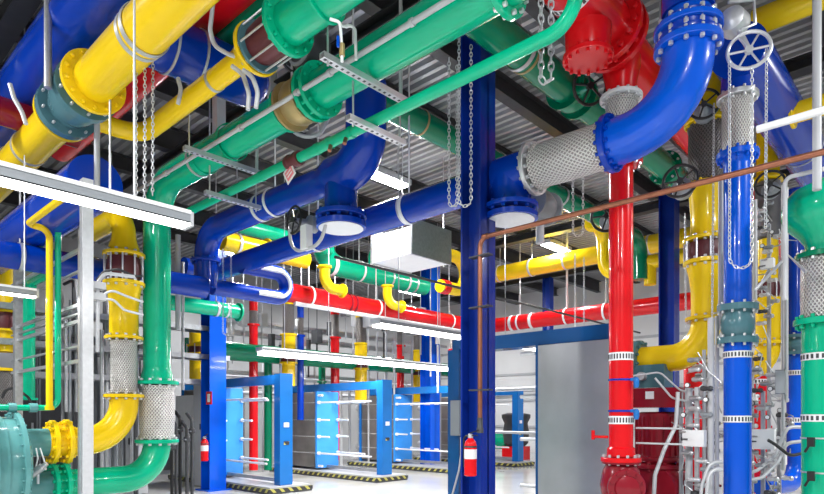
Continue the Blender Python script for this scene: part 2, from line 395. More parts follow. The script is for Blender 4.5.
pipe(t, [az(gv, 370), gt, GL(288)], .36, 'green', R=.5)
ring(t, GL(205), UY, .37, .03, 'green', 'weld_collar'); ring(t, GL(232), UY, .40, .05, 'green', 'coupling')
ring(t, az(gv, 215), UZ, .365, .02, 'green', 'weld_collar')
flange(t, GL(287), UY, .44, .05, 'green')
o = t.add('butterfly_valve', MB().lathe(GL(291), GL(311)-GL(291), [(0, .24), (.03, .24), (.04, .19), (.12, .22), (.2, .22), (.28, .19), (.29, .24), (.32, .24)], 28), 'brass')
handwheel(t, GL(300)+UX*-.1+UZ*.42, UY, .15, 'black', o, UZ*-.25)
flange(t, GL(314), UY, .52, .05, 'green', 12, 'green'); flange(t, GL(321), UY, .52, .05, 'green', 12, 'green')
pipe(t, [GL(321), GL(640)], .36, 'green')
flange(t, GL(505), UY, .52, .05, 'green', 12, 'zinc')
ring(t, GL(200), UY, .365, .04)
# yellow chiller riser
yt = az(yv, 196)
t = Thing('pipe_line', 'yellow pipe rising from the chiller elbow through a maroon joint at left', 'pipe', V3((yv.x, yv.y, yv.z)))
flange(t, ax(yn, 52), UX, .54, .05, 'yellow', 12, 'yellow'); flange(t, ax(yn, 66), UX, .56, .05, 'yellow', 12, 'yellow')
pipe(t, [ax(yn, 47), yv, az(yv, 398)], .36, 'yellow', R=.5)
flange(t, az(yv, 396), UZ, .50, .045, 'yellow', 12, 'zinc')
braid(t, az(yv, 393), az(yv, 341), .33)
flange(t, az(yv, 338), UZ, .48, .04, 'yellow', 12, 'zinc')
t.add('reducer', MB().lathe(az(yv, 337), UZ, [(0, .20), (.03, .18), (.40, .18), (.62, .21), (.70, .235)], 30), 'yellow')
flange(t, az(yv, 284), UZ, .52, .045, 'yellow', 12, 'zinc')
bellows(t, az(yv, 281), az(yv, 258), .42, 'maroon', 10, 1, rod_R=.24)
flange(t, az(yv, 255), UZ, .52, .045, 'yellow', 12, 'zinc')
reducer(t, az(yv, 253), az(yv, 236), .40, .30, 'yellow')
pipe(t, [az(yv, 240), az(yv, 212), az(yv, 212)+UY*1.2], .30, 'yellow', R=.4)
# ================================================================== BLUE MAINS (one vertical plane)
bm = HP(412, 208, 2.63); BL = lambda px: ay(bm, px)
t = Thing('pipe_line', 'long blue pipe through the middle ending in a braided connector and a big blue elbow', 'pipe', BL(412))
mL = BL(212)
pipe(t, [mL-UX*.55, mL, BL(470)], .36, 'blue', R=.4)
reducer(t, BL(462), BL(486), .36, .44, 'blue')
pipe(t, [BL(485), BL(531)], .44, 'blue')
tee = BL(511)
t.add('tee_branch', MB().tube([tee, az(tee, 210)], .22, 28), 'blue')
flange(t, az(tee, 208), UZ, .60, .05, 'blue', 12, 'blue')
t.add('blind_flange', MB().lathe(az(tee, 220), UZ, [(0, .24), (0, .29), (.05, .295), (.055, .29)], 36), 'blue', None)
bf = t.add('lit_face', MB().lathe(az(tee, 220.8), UZ, [(0, .05), (0, .255), (.008, .255)], 36), 'white')  # white disc paints the floor's bounce light onto the blue blind flange
flange(t, BL(534), UY, .56, .05, 'zinc', 14, 'zinc')
braid(t, BL(538), BL(606), .45)
flange(t, BL(611), UY, .55, .06, 'blue', 14, 'blue')
ec = ay(BL(612), 688); top = az(ec, -70)
pipe(t, [BL(611), ec, az(ec, 50)], .44, 'rblue', R=.66)
flange(t, az(ec, 47), UZ, .57, .06, 'rblue', 12, 'zinc', blen=2.0)
ring(t, BL(407), UY, .36, .05)
t.add('label_collar', MB().lathe(az(ec, 45), UZ, [(0, .25), (.02, .26), (.06, .26)], 32), 'blue')
# valve with chain wheel above elbow
t = Thing('pipe_line', 'blue valve and pipe above the big blue elbow with a grey chain wheel', 'pipe', az(ec, 44))
o = flange(t, az(ec, 30), UZ, .57, .05, 'rblue', 12, 'zinc', blen=3.2)
v = t.add('valve', MB().lathe(az(ec, 40), UZ, [(0, .24), (.10, .25), (.14, .26)], 32), 'blue')
t.add('reducer', MB().lathe(az(ec, 28), UZ, [(0, .27), (.05, .2), (.14, .19), (.5, .19)], 32), 'rblue')
pipe(t, [az(ec, 14), az(ec, -60)], .44, 'blue')
wc = W(749, 50, depth(ec)-.15); gb = W(734, 22, depth(ec)-.05)
t.add('gear_box', MB().lathe(gb-UX*.1, UX, [(0, .05), (.02, .1), (.16, .12), (.2, .06), (.24, .05)], 20), 'zinc', v)
t.add('stem', MB().tube([gb, W(742, 36, depth(ec)-.1), wc], .022, 8), 'zinc', v)
t.add('valve_arm', MB().tube([az(ec, 34)+UX*.0, gb], .03, 8), 'zinc', v)
handwheel(t, wc, UX+UY*.35-UZ*.1, .165, 'zinc', v, None, 6)
t.add('bracket', MB().tube([W(728, 2, depth(ec)-.1), W(754, 0, depth(ec)-.1), W(755, 24, depth(ec)-.1), W(740, 30, depth(ec)-.1)], .014, 8), 'zinc', v)
# blue upper run + riser at left
Hu = 2.98
uL = ay(HP(290, 196, Hu), 206); UL = lambda px: ay(uL, px)
t = Thing('pipe_line', 'upper blue pipe with downward blind-flanged tee and elbow, left of the bright lamp', 'pipe', UL(300))
bend_lo = V3((uL.x, uL.y, EYE+2.06))
pipe(t, [UL(322), uL, bend_lo], .37, 'blue', R=.44)
reducer(t, UL(322), UL(338), .37, .49, 'blue')
ut = UL(366)
pipe(t, [UL(336), ut, az(ut, 84)], .49, 'blue', R=.37)
ub = UL(341)
t.add('tee_branch', MB().lathe(az(ub, 218), UZ, [(0, .22), (.1, .21), (.25, .20), (.50, .20)], 28), 'blue')
flange(t, az(ub, 216), UZ, .63, .06, 'blue', 12, 'blue')
t.add('blind_flange', MB().lathe(az(ub, 228), UZ, [(0, .25), (0, .305), (.06, .31), (.065, .305)], 36), 'blue')
t.add('lit_face', MB().lathe(az(ub, 228.9), UZ, [(0, .05), (0, .275), (.008, .275)], 36), 'white')  # underside of the blue flange painted white for light bounced from below
ring(t, UL(262), UY, .37, .06, 'offwhite', 'support_ring')
flange(t, V3((uL.x, uL.y, EYE+2.5)), UZ, .48, .05, 'blue', 12, 'blue')
# low blue U bend
lo = V3((uL.x+.1, uL.y-.02, EYE+2.10))
t = Thing('pipe_line', 'small blue U-bend pipe with white trim hooking back below the blue mains', 'pipe', lo)
e0 = ax(lo, 286); up = V3((e0.x, e0.y, e0.z+.44))
pipe(t, [lo, e0, up, up-UX*.9], .26, 'blue', R=.215)
pts = fillet([ax(lo, 255)-UY*.12, e0-UY*.12, up-UY*.12, up-UX*.6-UY*.12], .215)
t.add('insulation_edge', MB().tube(pts, .035, 8), 'white')
# ================================================================== RED main top right + red riser
rh = HP(614, 37, 3.97); RA = math.radians(40.2); RD = V3((VX*math.cos(RA)+RX*math.sin(RA), VY*math.cos(RA)+RY*math.sin(RA), 0))
RH = lambda px: rh+RD*_mv(rh, px, math.sin(RA), math.cos(RA))
t = Thing('pipe_line', 'large red overhead pipe at top right with a thick bolted flange', 'pipe', RH(620))
pipe(t, [RH(520), RH(606)], .52, 'red')
flange(t, RH(606), RD, .74, .07, 'red', 16, 'red'); flange(t, RH(612), RD, .74, .07, 'red', 16, 'red')
pipe(t, [RH(612), RH(790)], .44, 'red')
rs = RH(588)
t.add('tee_branch', MB().lathe(az(rs, 60), UZ, [(0, .2), (.03, .21), (.3, .22)], 30), 'red')
flange(t, az(rs, 58), UZ, .48, .05, 'red', 14, 'red')
dash_band(t, RH(570), RD, .52, .10, 30)
rv = RH(637); rv = RH(621)
t.add('outlet', MB().lathe(az(rv, 97), UZ, [(0, .15), (.12, .16), (.3, .2), (.4, .2)], 28), 'red')
t = Thing('pipe_line', 'red vertical pipe standing right of the silver panel with black-and-white bands', 'pipe', az(rv, 470))
flange(t, az(rv, 98.5), UZ, .44, .04, 'offwhite', 12, 'zinc')
braid(t, az(rv, 101), az(rv, 160), .32)
flange(t, az(rv, 163), UZ, .44, .05, 'red', 12, 'zinc')
pipe(t, [az(rv, 164), az(rv, 459)], .25, 'red')
flange(t, az(rv, 459.5), UZ, .42, .05, 'red', 12, 'zinc')
t.add('end_collar', MB().lathe(az(rv, 456), UZ, [(0, .15), (.08, .145), (.1, .125)], 28), 'red')
for y in (357, 420): dash_band(t, az(rv, y), UZ, .25)
for y in (380, 411):
    p = az(rv, y); o = ring(t, p, UZ, .256, .02, 'blue', 'strap')
    t.add('tap', MB().tube([p-UX*.03-UY*.12, p-UX*.03-UY*.17], .018, 8).lathe(p-UX*.03-UY*.18-UZ*.09, UZ, [(0, .02), (.03, .03), (.09, .03), (.11, .015)], 10), 'hxframe', o)
p = az(rv, 437); o = t.add('gauge_tap', MB().tube([p-UX*.1+UY*.1, p-UX*.12+UY*.26], .016, 8).lathe(p-UX*.12+UY*.26-UZ*.03, UZ, [(0, .02), (.1, .02)], 10), 'red')
# strainer / check valve under the red riser
sv = az(rv, 485); wd = (-UX*.8-UY*.6).normalized()
t = Thing('strainer_valve', 'dark red valve body with round bolted cover under the red vertical pipe', 'valve', V3((sv.x, sv.y, 0)))
o = t.add('body', MB().lathe(V3((sv.x, sv.y, sv.z-.32)), UZ, [(0, .2), (.03, .2), (.04, .14), (.15, .19), (.32, .22), (.48, .19), (.55, .15), (.55, .2), (.59, .2)], 30), 'pumpred')
flange(t, sv+wd*.24, wd, .38, .05, 'pumpred', 10, 'pumpred', name='cover')
t.add('cover_cap', MB().lathe(sv+wd*.26, wd, [(0, .13), (.04, .12), (.06, .05)], 24), 'pumpred')
t.add('pedestal', MB().tube([V3((sv.x, sv.y, 0)), V3((sv.x, sv.y, sv.z-.3))], .13, 24), 'pumpred')
# ================================================================== GREEN X-runs below the roof
g1 = HP(537, 65, 3.8); G1 = lambda px: ax(g1, px)
t = Thing('pipe_line', 'dark green overhead pipe sloping away to a black handwheel, behind the red flange', 'pipe', G1(537))
gA = V3((gt.x, g1.y, g1.z))
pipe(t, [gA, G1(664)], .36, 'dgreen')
flange(t, G1(665), UX, .5, .05, 'dgreen', 10, 'zinc')
ring(t, G1(525), UX, .36, .03, 'brass')
o = valve(t, G1(572), UX, .34, 'dgreen', -UX*.6-UY*.8-UZ*.35, .19, .30)
reducer(t, G1(668), G1(684), .36, .30, 'dgreen')
pipe(t, [G1(684), G1(760)], .30, 'dgreen')
g2 = HP(440, 133, 3.9); G2 = lambda px: ax(g2, px)
t = Thing('pipe_line', 'green overhead pipe passing behind the dark blue column and blue main', 'pipe', G2(440))
gE = G2(640)
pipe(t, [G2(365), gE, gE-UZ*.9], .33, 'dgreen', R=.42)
ring(t, G2(560), UX, .33, .04)
ring(t, G2(420), UX, .33, .03, 'brass')
g3 = HP(370, 274, 3.5); G3 = lambda px: ax(g3, px)
t = Thing('pipe_line', 'mid green pipe below the grey duct running toward the far column', 'pipe', G3(370))
pipe(t, [G3(322)+UZ*1.0, G3(322), G3(424)], .48, 'green', R=.5)
for px in (388, 412): ring(t, G3(px), UX, .48, .05, 'zinc')
ring(t, G3(331), UX, .5, .10, 'white', 'insulation_end')
s0 = G3(372); lp = s0+UZ*.6
pipe(t, [s0, lp, ay(lp, 425)], .2, 'green', R=.22, name='branch_pipe')
# thin green Y run
tg = HP(412, 103, 2.75); TG = lambda px: ay(tg, px)
t = Thing('pipe_line', 'thin green pipe running diagonally to a top elbow, carrying a dark red coupling', 'pipe', TG(412))
te = TG(576)
pipe(t, [TG(181), te, az(te, -40)], .105, 'green', R=.22)
for px in (262, 318, 330, 352): ring(t, TG(px), UY, .115, .045, 'green', 'coupling')
t.add('coupling', MB().lathe(TG(288), TG(301)-TG(288), [(0, .075), (.05, .08), (.06, .066), (.16, .066), (.17, .08), (.22, .075)], 20), 'maroon', None, 'dark red coupling')
for px in (332, 347): t.add('drain_plug', MB().tube([TG(px), TG(px)-UX*.05-UY*.02-UZ*.11], .02, 8), 'copper')
# tag
tp = TG(291)-UZ*.13-UX*.02
mb = MB(); e1 = (UY*-.8+UZ*.5).normalized(); e2 = UX.cross(e1)
t = Thing('hanging_tag', 'white and pink diamond paper tag hanging below the dark red coupling', 'tag', tp)
t.add('card', MB().box(tp, (.004, .17, .17), 0, UX, e1, e2), 'offwhite')
t.add('print', MB().box(tp-UX*.003, (.003, .12, .12), 0, UX, e1, e2), 'pink')
t.add('print_lines', MB().box(tp-UX*.0055+e2*.02, (.002, .09, .014), 0, UX, e1, e2).box(tp-UX*.0055-e2*.02, (.002, .09, .014), 0, UX, e1, e2), 'white')
# conduit on the green main, its trapeze struts
cd = HP(350, 68, 3.08)-UX*.075
mb = MB().tube([ay(cd, 136), ay(cd, 560)], .024, 10)
for px in (166, 240, 297, 330, 412, 470): mb.tube([ay(cd, px-1.5), ay(cd, px+1.5)], .033, 10)
single('conduit', mb, 'lgray', 'pale grey conduit running along the face of the large green pipe', 'conduit')
mb = MB(); p = ay(cd, 290); q = ay(cd, 262)
def strut(mb, p, q, w=.045, h=.045):
    t = (q-p); e = t.normalized(); a = e.cross(UZ).normalized() if abs(e.z) < .9 else UX; b = e.cross(a)
    mb.box((p+q)/2, (t.length, w, .004), 0, e, a, b) if False else None
    mb.box((p+q)/2+UZ*(h/2 if abs(e.z) < .9 else 0), (t.length, w, .004), 0, e, a, UZ if abs(e.z) < .9 else b)
    for s in (-1, 1): mb.box((p+q)/2+a*s*w/2, (t.length, .004, h), 0, e, a, b if abs(e.z) > .9 else UZ)
    n = max(2, int(t.length/.06))
    for k in range(n): mb.box(p+t*((k+.5)/n)-(UZ*h/2 if abs(e.z) < .9 else b*h/2), (.022, w*.4, .003), 1, e, a, UZ if abs(e.z) < .9 else b)
    mb.box((p+q)/2-(UZ*(h/2-.004) if abs(e.z) < .9 else b*(h/2-.004)), (t.length, w, .004), 0, e, a, UZ if abs(e.z) < .9 else b)
def trapeze(p, q, label, rodtop=CEIL):
    t = Thing('trapeze_support', label, 'support', p, 'slotted trapeze supports')
    mb = MB(); strut(mb, p, q, .06, .05); t.add('channel', mb, ['zinc', 'dark'])
    e = (q-p).normalized()
    for r in (p+e*.06, q-e*.06): t.add('threaded_rod', MB().tube([r-UZ*.06, V3((r.x, r.y, rodtop))], .009, 8), 'zinc')
s1 = HP(220, 160, 2.93)
trapeze(ax(s1, 184), ax(s1, 262), 'slotted steel channel carrying the green pipe just after its elbow, left')
s2 = HP(365, 79, 2.93)
trapeze(ax(s2, 322), ax(s2, 406), 'slotted steel channel under the green pipe at top centre')
s3 = HP(235, 201, 2.66)
trapeze(ax(s3, 205), ax(s3, 260), 'slotted steel channel under the thin green pipe, above the blue mains')
# ================================================================== BLUE / RED / GREEN upper left background
q1 = HP(60, 48, 3.95)
t = Thing('pipe_line', 'wide blue overhead pipe in the top left corner behind the yellow pipe', 'pipe', q1)
pipe(t, [ay(q1, -60), ay(q1, 150)], .60, 'blue'); ring(t, ay(q1, 20), UY, .6, .05, 'blue')
q2 = HP(205, 62, 3.85)
t = Thing('pipe_line', 'wide blue pipe stub with rounded end between the two yellow pipes, top left', 'pipe', q2)
e = ax(q2, 243)
pipe(t, [ax(q2, 150), e], .56, 'blue')
t.add('end_cap', MB().lathe(e, UX, [(.3*math.sin(math.pi/2*k/8), .28*math.cos(math.pi/2*k/8)+.001) for k in range(9)], 28), 'blue')
for px in (168, 196): ring(t, ax(q2, px), UX, .56, .025, 'zinc')
q3 = HP(150, 64, 4.45)
t = Thing('pipe_line', 'red overhead pipe mostly hidden behind the yellow pipe, top left', 'pipe', q3)
pipe(t, [ay(q3, 60), ay(q3, 250)], .46, 'red')
q4 = HP(30, 120, 3.5)
t = Thing('pipe_line', 'dark red pipe at the far left edge below the wide blue pipe', 'pipe', q4)
pipe(t, [ax(q4, -40), ax(q4, 78)], .32, 'pumpred')
q5 = HP(248, 26, 4.3)
t = Thing('pipe_line', 'dark green pipe end above the thin yellow branch, top left of centre', 'pipe', q5)
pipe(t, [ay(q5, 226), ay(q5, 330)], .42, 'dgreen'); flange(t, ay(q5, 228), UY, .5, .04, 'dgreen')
q6 = HP(40, 222, 2.5)
t = Thing('pipe_line', 'broad blue pipe under the near strip light at the left edge', 'pipe', q6)
pipe(t, [ay(q6, -60), ay(q6, 96)], .56, 'blue')
q7 = HP(50, 262, 2.05)
t = Thing('pipe_line', 'blue pipe passing behind the left risers below the strip light', 'pipe', q7)
pipe(t, [ax(q7, -40), ax(q7, 205)], .34, 'blue')
q8 = HP(195, 306, 2.0)
t = Thing('pipe_line', 'green horizontal pipe stub left of the bright blue column', 'pipe', q8)
pipe(t, [ax(q8, 168), ax(q8, 238)], .27, 'green'); ring(t, ax(q8, 226), UX, .27, .04, 'zinc'); flange(t, ax(q8, 238.5), UX, .36, .04, 'green')
q9 = HP(250, 247, 3.25)
t = Thing('pipe_line', 'yellow pipe glimpsed between the two blue mains', 'pipe', q9)
pipe(t, [ax(q9, 222), ax(q9, 306)], .36, 'yellow'); flange(t, ax(q9, 266), UX, .48, .04, 'yellow')
q10 = HP(265, 232, 3.75)
t = Thing('pipe_line', 'green pipe glimpsed above the yellow one between the blue mains', 'pipe', q10)
pipe(t, [ax(q10, 238), ax(q10, 330)], .30, 'green')
q11 = HP(250, 353, 1.52)
t = Thing('pipe_line', 'far green pipe along the back, behind the row of plate exchangers', 'pipe', q11)
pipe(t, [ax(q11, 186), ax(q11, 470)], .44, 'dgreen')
# yellow swan necks under the green pipe
for (px, py, lab) in ((338, 290, 'left yellow swan neck below the mid green pipe'), (398, 306, 'right yellow swan neck below the mid green pipe')):
    p = HP(px, py, 2.65)
    t = Thing('swan_neck', lab, 'pipe', p, 'yellow swan neck pipes')
    a = p+UZ*.42-UX*.36; b = p-UX*.36
    pipe(t, [a, b, p+UX*.12], .22, 'yellow', R=.26); flange(t, p+UX*.12, UX, .30, .04, 'yellow')
    flange(t, a, UZ, .30, .04, 'yellow')
# ================================================================== RED far main
r1 = HP(380, 309, 2.6); rc = ax(r1, 481)
t = Thing('pipe_line', 'long bright red pipe crossing the middle background and turning at the column', 'pipe', r1)
pipe(t, [ax(r1, 285), rc, ay(rc, 730)], .40, 'red', R=.5)
for px in (347, 352): ring(t, ax(r1, px), UX, .42, .05, 'pumpred', 'coupling')
for px in (513, 533): ring(t, ay(rc, px), UY, .42, .08, 'offwhite', 'saddle')
t.add('insulation_edge', MB().tube([ax(r1, 293)-UZ*.22-UY*.06, ax(r1, 470)-UZ*.22-UY*.06], .05, 8), 'white')
YF = HP(550, 264, 4.0)
t = Thing('pipe_line', 'far yellow pipe sloping up toward the red vertical pipe', 'pipe', YF)
pipe(t, [ay(YF, 466), ay(YF, 740)], .44, 'yellow')
for px in (500, 566, 650): ring(t, ay(YF, px), UY, .44, .05)
p = HP(440, 252, 3.6); c = ax(p, 465); dd = az(c, 292)
t = Thing('pipe_line', 'yellow pipe bending down beside the dark blue column with orange valve tops', 'pipe', p)
pipe(t, [ax(p, 428), c, dd, dd-UX*.9], .28, 'yellow', R=.36)
for q in (ax(p, 436)+UZ*.05, dd-UX*.75): t.add('valve_cap', MB().lathe(q-UX*.1, UX, [(0, .14), (.02, .16), (.2, .16), (.22, .1)], 16), 'red', None, 'orange-red valve cap')
p = W(604, 262, 12.5)
t = Thing('pipe_line', 'yellow hooked pipe left of the red vertical pipe', 'pipe', p)
a = az(p, 232)
pipe(t, [a-UX*.55+UZ*.08, a, az(p, 276), az(p, 276)-UY*.55], .27, 'yellow', R=.32)
flange(t, a-UX*.5+UZ*.07, UX, .36, .05, 'yellow')
p = W(650, 262, 13.2)
t = Thing('pipe_line', 'yellow elbow between the red vertical pipe and the dark blue column', 'pipe', p)
pipe(t, [p+UY*.4, p, p-UY*1.0], .30, 'yellow'); flange(t, p+UY*.1, UY, .42, .06, 'yellow')
t.add('drop', MB().tube([p-UY*.0, p-UZ*.5], .13, 20), 'yellow')
# ================================================================== PLATE HEAT EXCHANGERS
def exchanger(px, py, d, label, flip=False, PW=.7):
    o = W(px, py, d); X, Y = o.x, o.y
    t = Thing('plate_heat_exchanger', label, 'heat exchanger', V3((X, Y, 0)), 'plate heat exchangers in a row')
    pl = t.add('plinth', MB().bb(X-.5, X+.5, Y-.28, Y+3.95, 0, .035), 'dark')
    t.add('hazard_edge', MB().bb(X-.51, X+.51, Y-.29, Y+3.96, .035, .105), 'hazard', pl)
    t.add('plinth_top', MB().bb(X-.47, X+.47, Y-.25, Y+3.92, .105, .135), 'lgray', pl)
    t.add('support_column', MB().bb(X-.14, X+.14, Y-.1, Y+.1, .13, 2.33), 'hxframe')
    t.add('column_plate', MB().bb(X-.15, X+.15, Y-.112, Y-.1, .14, 2.34), 'hxframe')
    t.add('top_beam', MB().bb(X-.07, X+.07, Y+.1, Y+3.7, 2.13, 2.15).bb(X-.07, X+.07, Y+.1, Y+3.7, 2.30, 2.32).bb(X-.075, X-.06, Y+.1, Y+3.7, 2.13, 2.32), 'hxframe')
    t.add('guide_bar', MB().bb(X-.04, X+.04, Y+.1, Y+3.7, .18, .25), 'galv')
    t.add('pressure_plate', MB().bb(X-PW/2, X+PW/2, Y+2.06, Y+2.13, .18, 2.12), 'hxlight')
    mb = MB()
    mb.bb(X-PW/2+.02, X+PW/2-.02, Y+2.14, Y+3.5, .2, 2.1)
    for k in range(30): mb.bb(X-PW/2+.012, X+PW/2-.012, Y+2.15+k*.045, Y+2.152+k*.045, .2, 2.1)
    t.add('plate_pack', mb, 'brownsteel')
    t.add('frame_plate', MB().bb(X-PW/2, X+PW/2, Y+3.5, Y+3.6, .14, 2.32), 'hxframe')
    for z, long in ((1.84, 1), (1.40, 0), (.98, 0), (.56, 1)):
        for sx in (-1, 1):
            y0 = Y+.1 if (long and sx < 0) else Y+1.62
            if long and sx > 0: y0 = Y+1.0
            mb = MB().tube([V3((X+sx*(PW/2-.04), y0, z)), V3((X+sx*(PW/2-.04), Y+3.65, z))], .022, 10)
            mb.lathe(V3((X+sx*(PW/2-.04), Y+2.0, z)), UY, [(0, .045), (.06, .045)], 6)
            t.add('tie_bolt', mb, 'white')
    for z in (2.02, .24): t.add('tie_bolt', MB().tube([V3((X-PW/2+.05, Y+1.9, z)), V3((X-PW/2+.05, Y+2.06, z))], .03, 10), 'white')
    pl = t.add('rating_plate', MB().bb(X-.06, X+.06, Y-.122, Y-.112, 1.28, 1.37), 'white')
    t.add('warning_label', MB().bb(X-.06, X+.06, Y-.122, Y-.112, .93, 1.0), 'hazard')
    # nozzles on the fixed end
    for zz in (.55, 1.75):
        for sx in (-.18, .18): t.add('nozzle', MB().tube([V3((X+sx, Y+3.6, zz)), V3((X+sx, Y+3.85, zz))], .1, 16), 'zinc')
    return t
b = W(283, 487, 11.95)
HX = []
for k, lab in enumerate(['light blue plate heat exchanger nearest the left column, partly behind it', 'plate heat exchanger second from the left with its brown plate pack showing',
                         'plate heat exchanger third from the left, its end hidden by the dark blue column', 'farthest plate heat exchanger, only its light blue post visible right of the column']):
    X = b.x+2.8*k
    # survey back to picture terms for the builder
    p = V3((X, b.y, 0)); d = depth(p); l = p.x*RX+p.y*RY
    HX.append(exchanger(CX+F*l/d, 487, d, lab))
# near exchanger with the big silver side
o = W(538, 345, 7.6); X, Y = o.x, o.y; cb = ay(o, 456)
t = Thing('plate_heat_exchanger', 'near plate heat exchanger with big silver side panel right of the dark blue column', 'heat exchanger', V3((X, Y, 0)))
t.add('plinth', MB().bb(X-.06, X+.34, Y-1.1, cb.y+.3, 0, .1), 'hazard')
t.add('plate_pack', MB().bb(X, X+.3, Y-1.02, Y, .18, 2.39), 'stainless')
t.add('pressure_plate', MB().bb(X+.005, X+.31, Y, Y+.04, .16, 2.41), 'hxdark')
t.add('frame_plate', MB().bb(X+.01, X+.31, Y-1.06, Y-1.02, .12, 2.39), 'hxdark')
t.add('top_beam', MB().bb(X+.04, X+.28, Y-1.05, cb.y+.1, 2.40, 2.58), 'hxdark')
t.add('guide_bar', MB().bb(X+.12, X+.2, Y-1.0, cb.y, .2, .28), 'galv')
t.add('support_column', MB().bb(X+.0, X+.26, cb.y-.05, cb.y+.15, .1, 2.44), 'hxdark')
for z in (2.30, 1.75, 1.2, .6): t.add('tie_bolt', MB().tube([V3((X-.02, Y-1.0, z)), V3((X-.02, Y+.3, z))] if False else [V3((X+.04, Y+.05, z)), V3((X+.04, Y+.28, z))], .025, 10), 'zinc')
d6 = depth(cb)
bx = W(457.5, 418, d6-.12)
t = Thing('junction_box', 'grey rectangular electrical box on the blue post left of the copper pipe', 'electrical box', bx-UZ*.25)
t.add('enclosure', MB().box(bx, (.10, .17, .49)), 'gray'); t.add('cover', MB().box(bx-UX*.055, (.012, .155, .47)), 'gray')
mb = MB().tube([W(461, 437, d6-.14), W(461, 455, d6-.14), W(459, 470, d6-.14), W(451, 500, d6-.14), W(449, 520, d6-.14)], .013, 8)
single('flexible_conduit', mb, 'hose', 'pale conduit dropping from the grey electrical box to the floor', 'conduit')
# ================================================================== EXTINGUISHERS
def extinguisher(p, label, s=1.):
    t = Thing('fire_extinguisher', label, 'fire extinguisher', p)
    t.add('cylinder', MB().lathe(p, UZ, [(0, .06*s), (.01*s, .072*s), (.36*s, .072*s), (.40*s, .06*s), (.43*s, .03*s), (.45*s, .028*s)], 24), 'red')
    t.add('label_sleeve', MB().lathe(p+UZ*.20*s, UZ, [(0, .0735*s), (.11*s, .0735*s)], 24, 0, False), 'offwhite')
    v = t.add('valve_head', MB().lathe(p+UZ*.44*s, UZ, [(0, .03*s), (.04*s, .03*s), (.05*s, .015*s)], 14), 'zinc')
    t.add('handle', MB().bar(p+UZ*.50*s, p+UZ*.53*s-UY*.12*s, .02*s, .012*s).bar(p+UZ*.47*s, p+UZ*.47*s-UY*.1*s, .02*s, .012*s), 'black', v)
    t.add('hose', MB().tube(fillet([p+UZ*.47*s, p+UZ*.46*s+UY*.1*s, p+UZ*.1*s+UY*.09*s], .06*s), .012*s, 8), 'black')
    t.add('wall_bracket', MB().lathe(p+UZ*.33*s, UZ, [(0, .075*s), (.02*s, .075*s)], 24, 0, False), 'dark')
ep = W(470.5, 476, 6.25)
extinguisher(ep, 'red fire extinguisher hung on the dark blue middle column', .9)
ep = W(204.5, 461, 11.9)
extinguisher(ep, 'small red fire extinguisher at the left blue column', 1.)
sg = W(209, 398, 11.95)
t = Thing('wall_sign', 'small red and white extinguisher sign on the left blue column', 'sign', sg)
t.add('plate', MB().box(sg, (.01, .22, .26)), 'red'); t.add('symbol', MB().box(sg-UX*.008, (.006, .1, .16)), 'white')
# ================================================================== COPPER
cu = HP(700, 182, 1.95); ce = ay(cu, 479); ce2 = V3((ce.x, ce.y, ce.z))
cp = W(480, 238, depth(c2)-.30)
cu = cp; CU = lambda px: ay(cu, px)
t = Thing('copper_pipe', 'thin copper pipe rising along the column then sloping right across the risers', 'pipe', az(cu, 440))
pipe(t, [CU(850)-UY*2.5, CU(480), az(CU(480), 432)], .048, 'copper', R=.10)
o = t.add('isolation_valve', MB().lathe(az(CU(480), 433), UZ, [(0, .03), (.0, .036), (.05, .036), (.06, .03), (.16, .03)], 12), 'dark')
for y in (256, 307, 390):
    p = az(CU(480), y); t.add('clip', MB().bb(p.x-.028, p.x+.05, p.y-.13, p.y+.13, p.z-.008, p.z+.008), 'dark')
t.add('elbow_fitting', MB().tube([CU(483), CU(488)], .03, 12), 'copper')
# ================================================================== YELLOW / BLUE / GREEN RISERS at right
yr = W(706, 300, 7.1)
t = Thing('pipe_line', 'yellow vertical pipe with maroon joint, curving left at its foot beside the pump', 'pipe', az(yr, 330))
pipe(t, [az(yr, 122), az(yr, 84), az(yr, 84)+UX*.5+UZ*.5], .34, 'yellow', R=.3)
flange(t, az(yr, 123), UZ, .48, .05, 'yellow', 12, 'yellow')
braid(t, az(yr, 183), az(yr, 126), .39, 'kbraid')
flange(t, az(yr, 186), UZ, .46, .04, 'yellow', 10, 'yellow')
t.add('reducer', MB().lathe(az(yr, 240), UZ, [(0, .2), (.05, .17), (.3, .17), (.5, .185), (.62, .2), (.63, .2)], 28), 'yellow')
flange(t, az(yr, 240), UZ, .50, .04, 'yellow', 12, 'zinc')
bellows(t, az(yr, 261), az(yr, 243), .42, 'maroon', 10, 1, rod_R=.235)
flange(t, az(yr, 263), UZ, .50, .05, 'yellow', 12, 'zinc')
t.add('reducer', MB().lathe(az(yr, 318), UZ, [(0, .165), (.3, .165), (.5, .19), (.62, .22)], 28), 'yellow')
flange(t, az(yr, 319), UZ, .46, .04, 'yellow', 12, 'zinc')
yc = az(yr, 356); ye = ay(yc, 640)
pipe(t, [az(yr, 320), yc, ye], .33, 'yellow', R=.45)
flange(t, ye, UY, .50, .06, 'grayteal', 12, 'grayteal'); flange(t, ye+UY*.09, UY, .50, .06, 'grayteal')
br = W(737.5, 300, 6.3)
t = Thing('pipe_line', 'bright blue vertical pipe at right with a teal rubber joint and striped bands', 'pipe', az(br, 494))
pipe(t, [az(br, 88), az(br, 96)], .30, 'blue')
pipe(t, [az(br, 96), az(br, 60), az(br, 60)-UY*.0+UX*.4], .32, 'blue', R=.3, name='pipe')
flange(t, az(br, 98), UZ, .40, .05, 'zinc', 10, 'zinc')
braid(t, az(br, 153), az(br, 101), .30)
flange(t, az(br, 156), UZ, .41, .06, 'rblue', 12, 'rblue')
reducer(t, az(br, 166), az(br, 158), .265, .31, 'rblue')
pipe(t, [az(br, 160), az(br, 306)], .265, 'rblue')
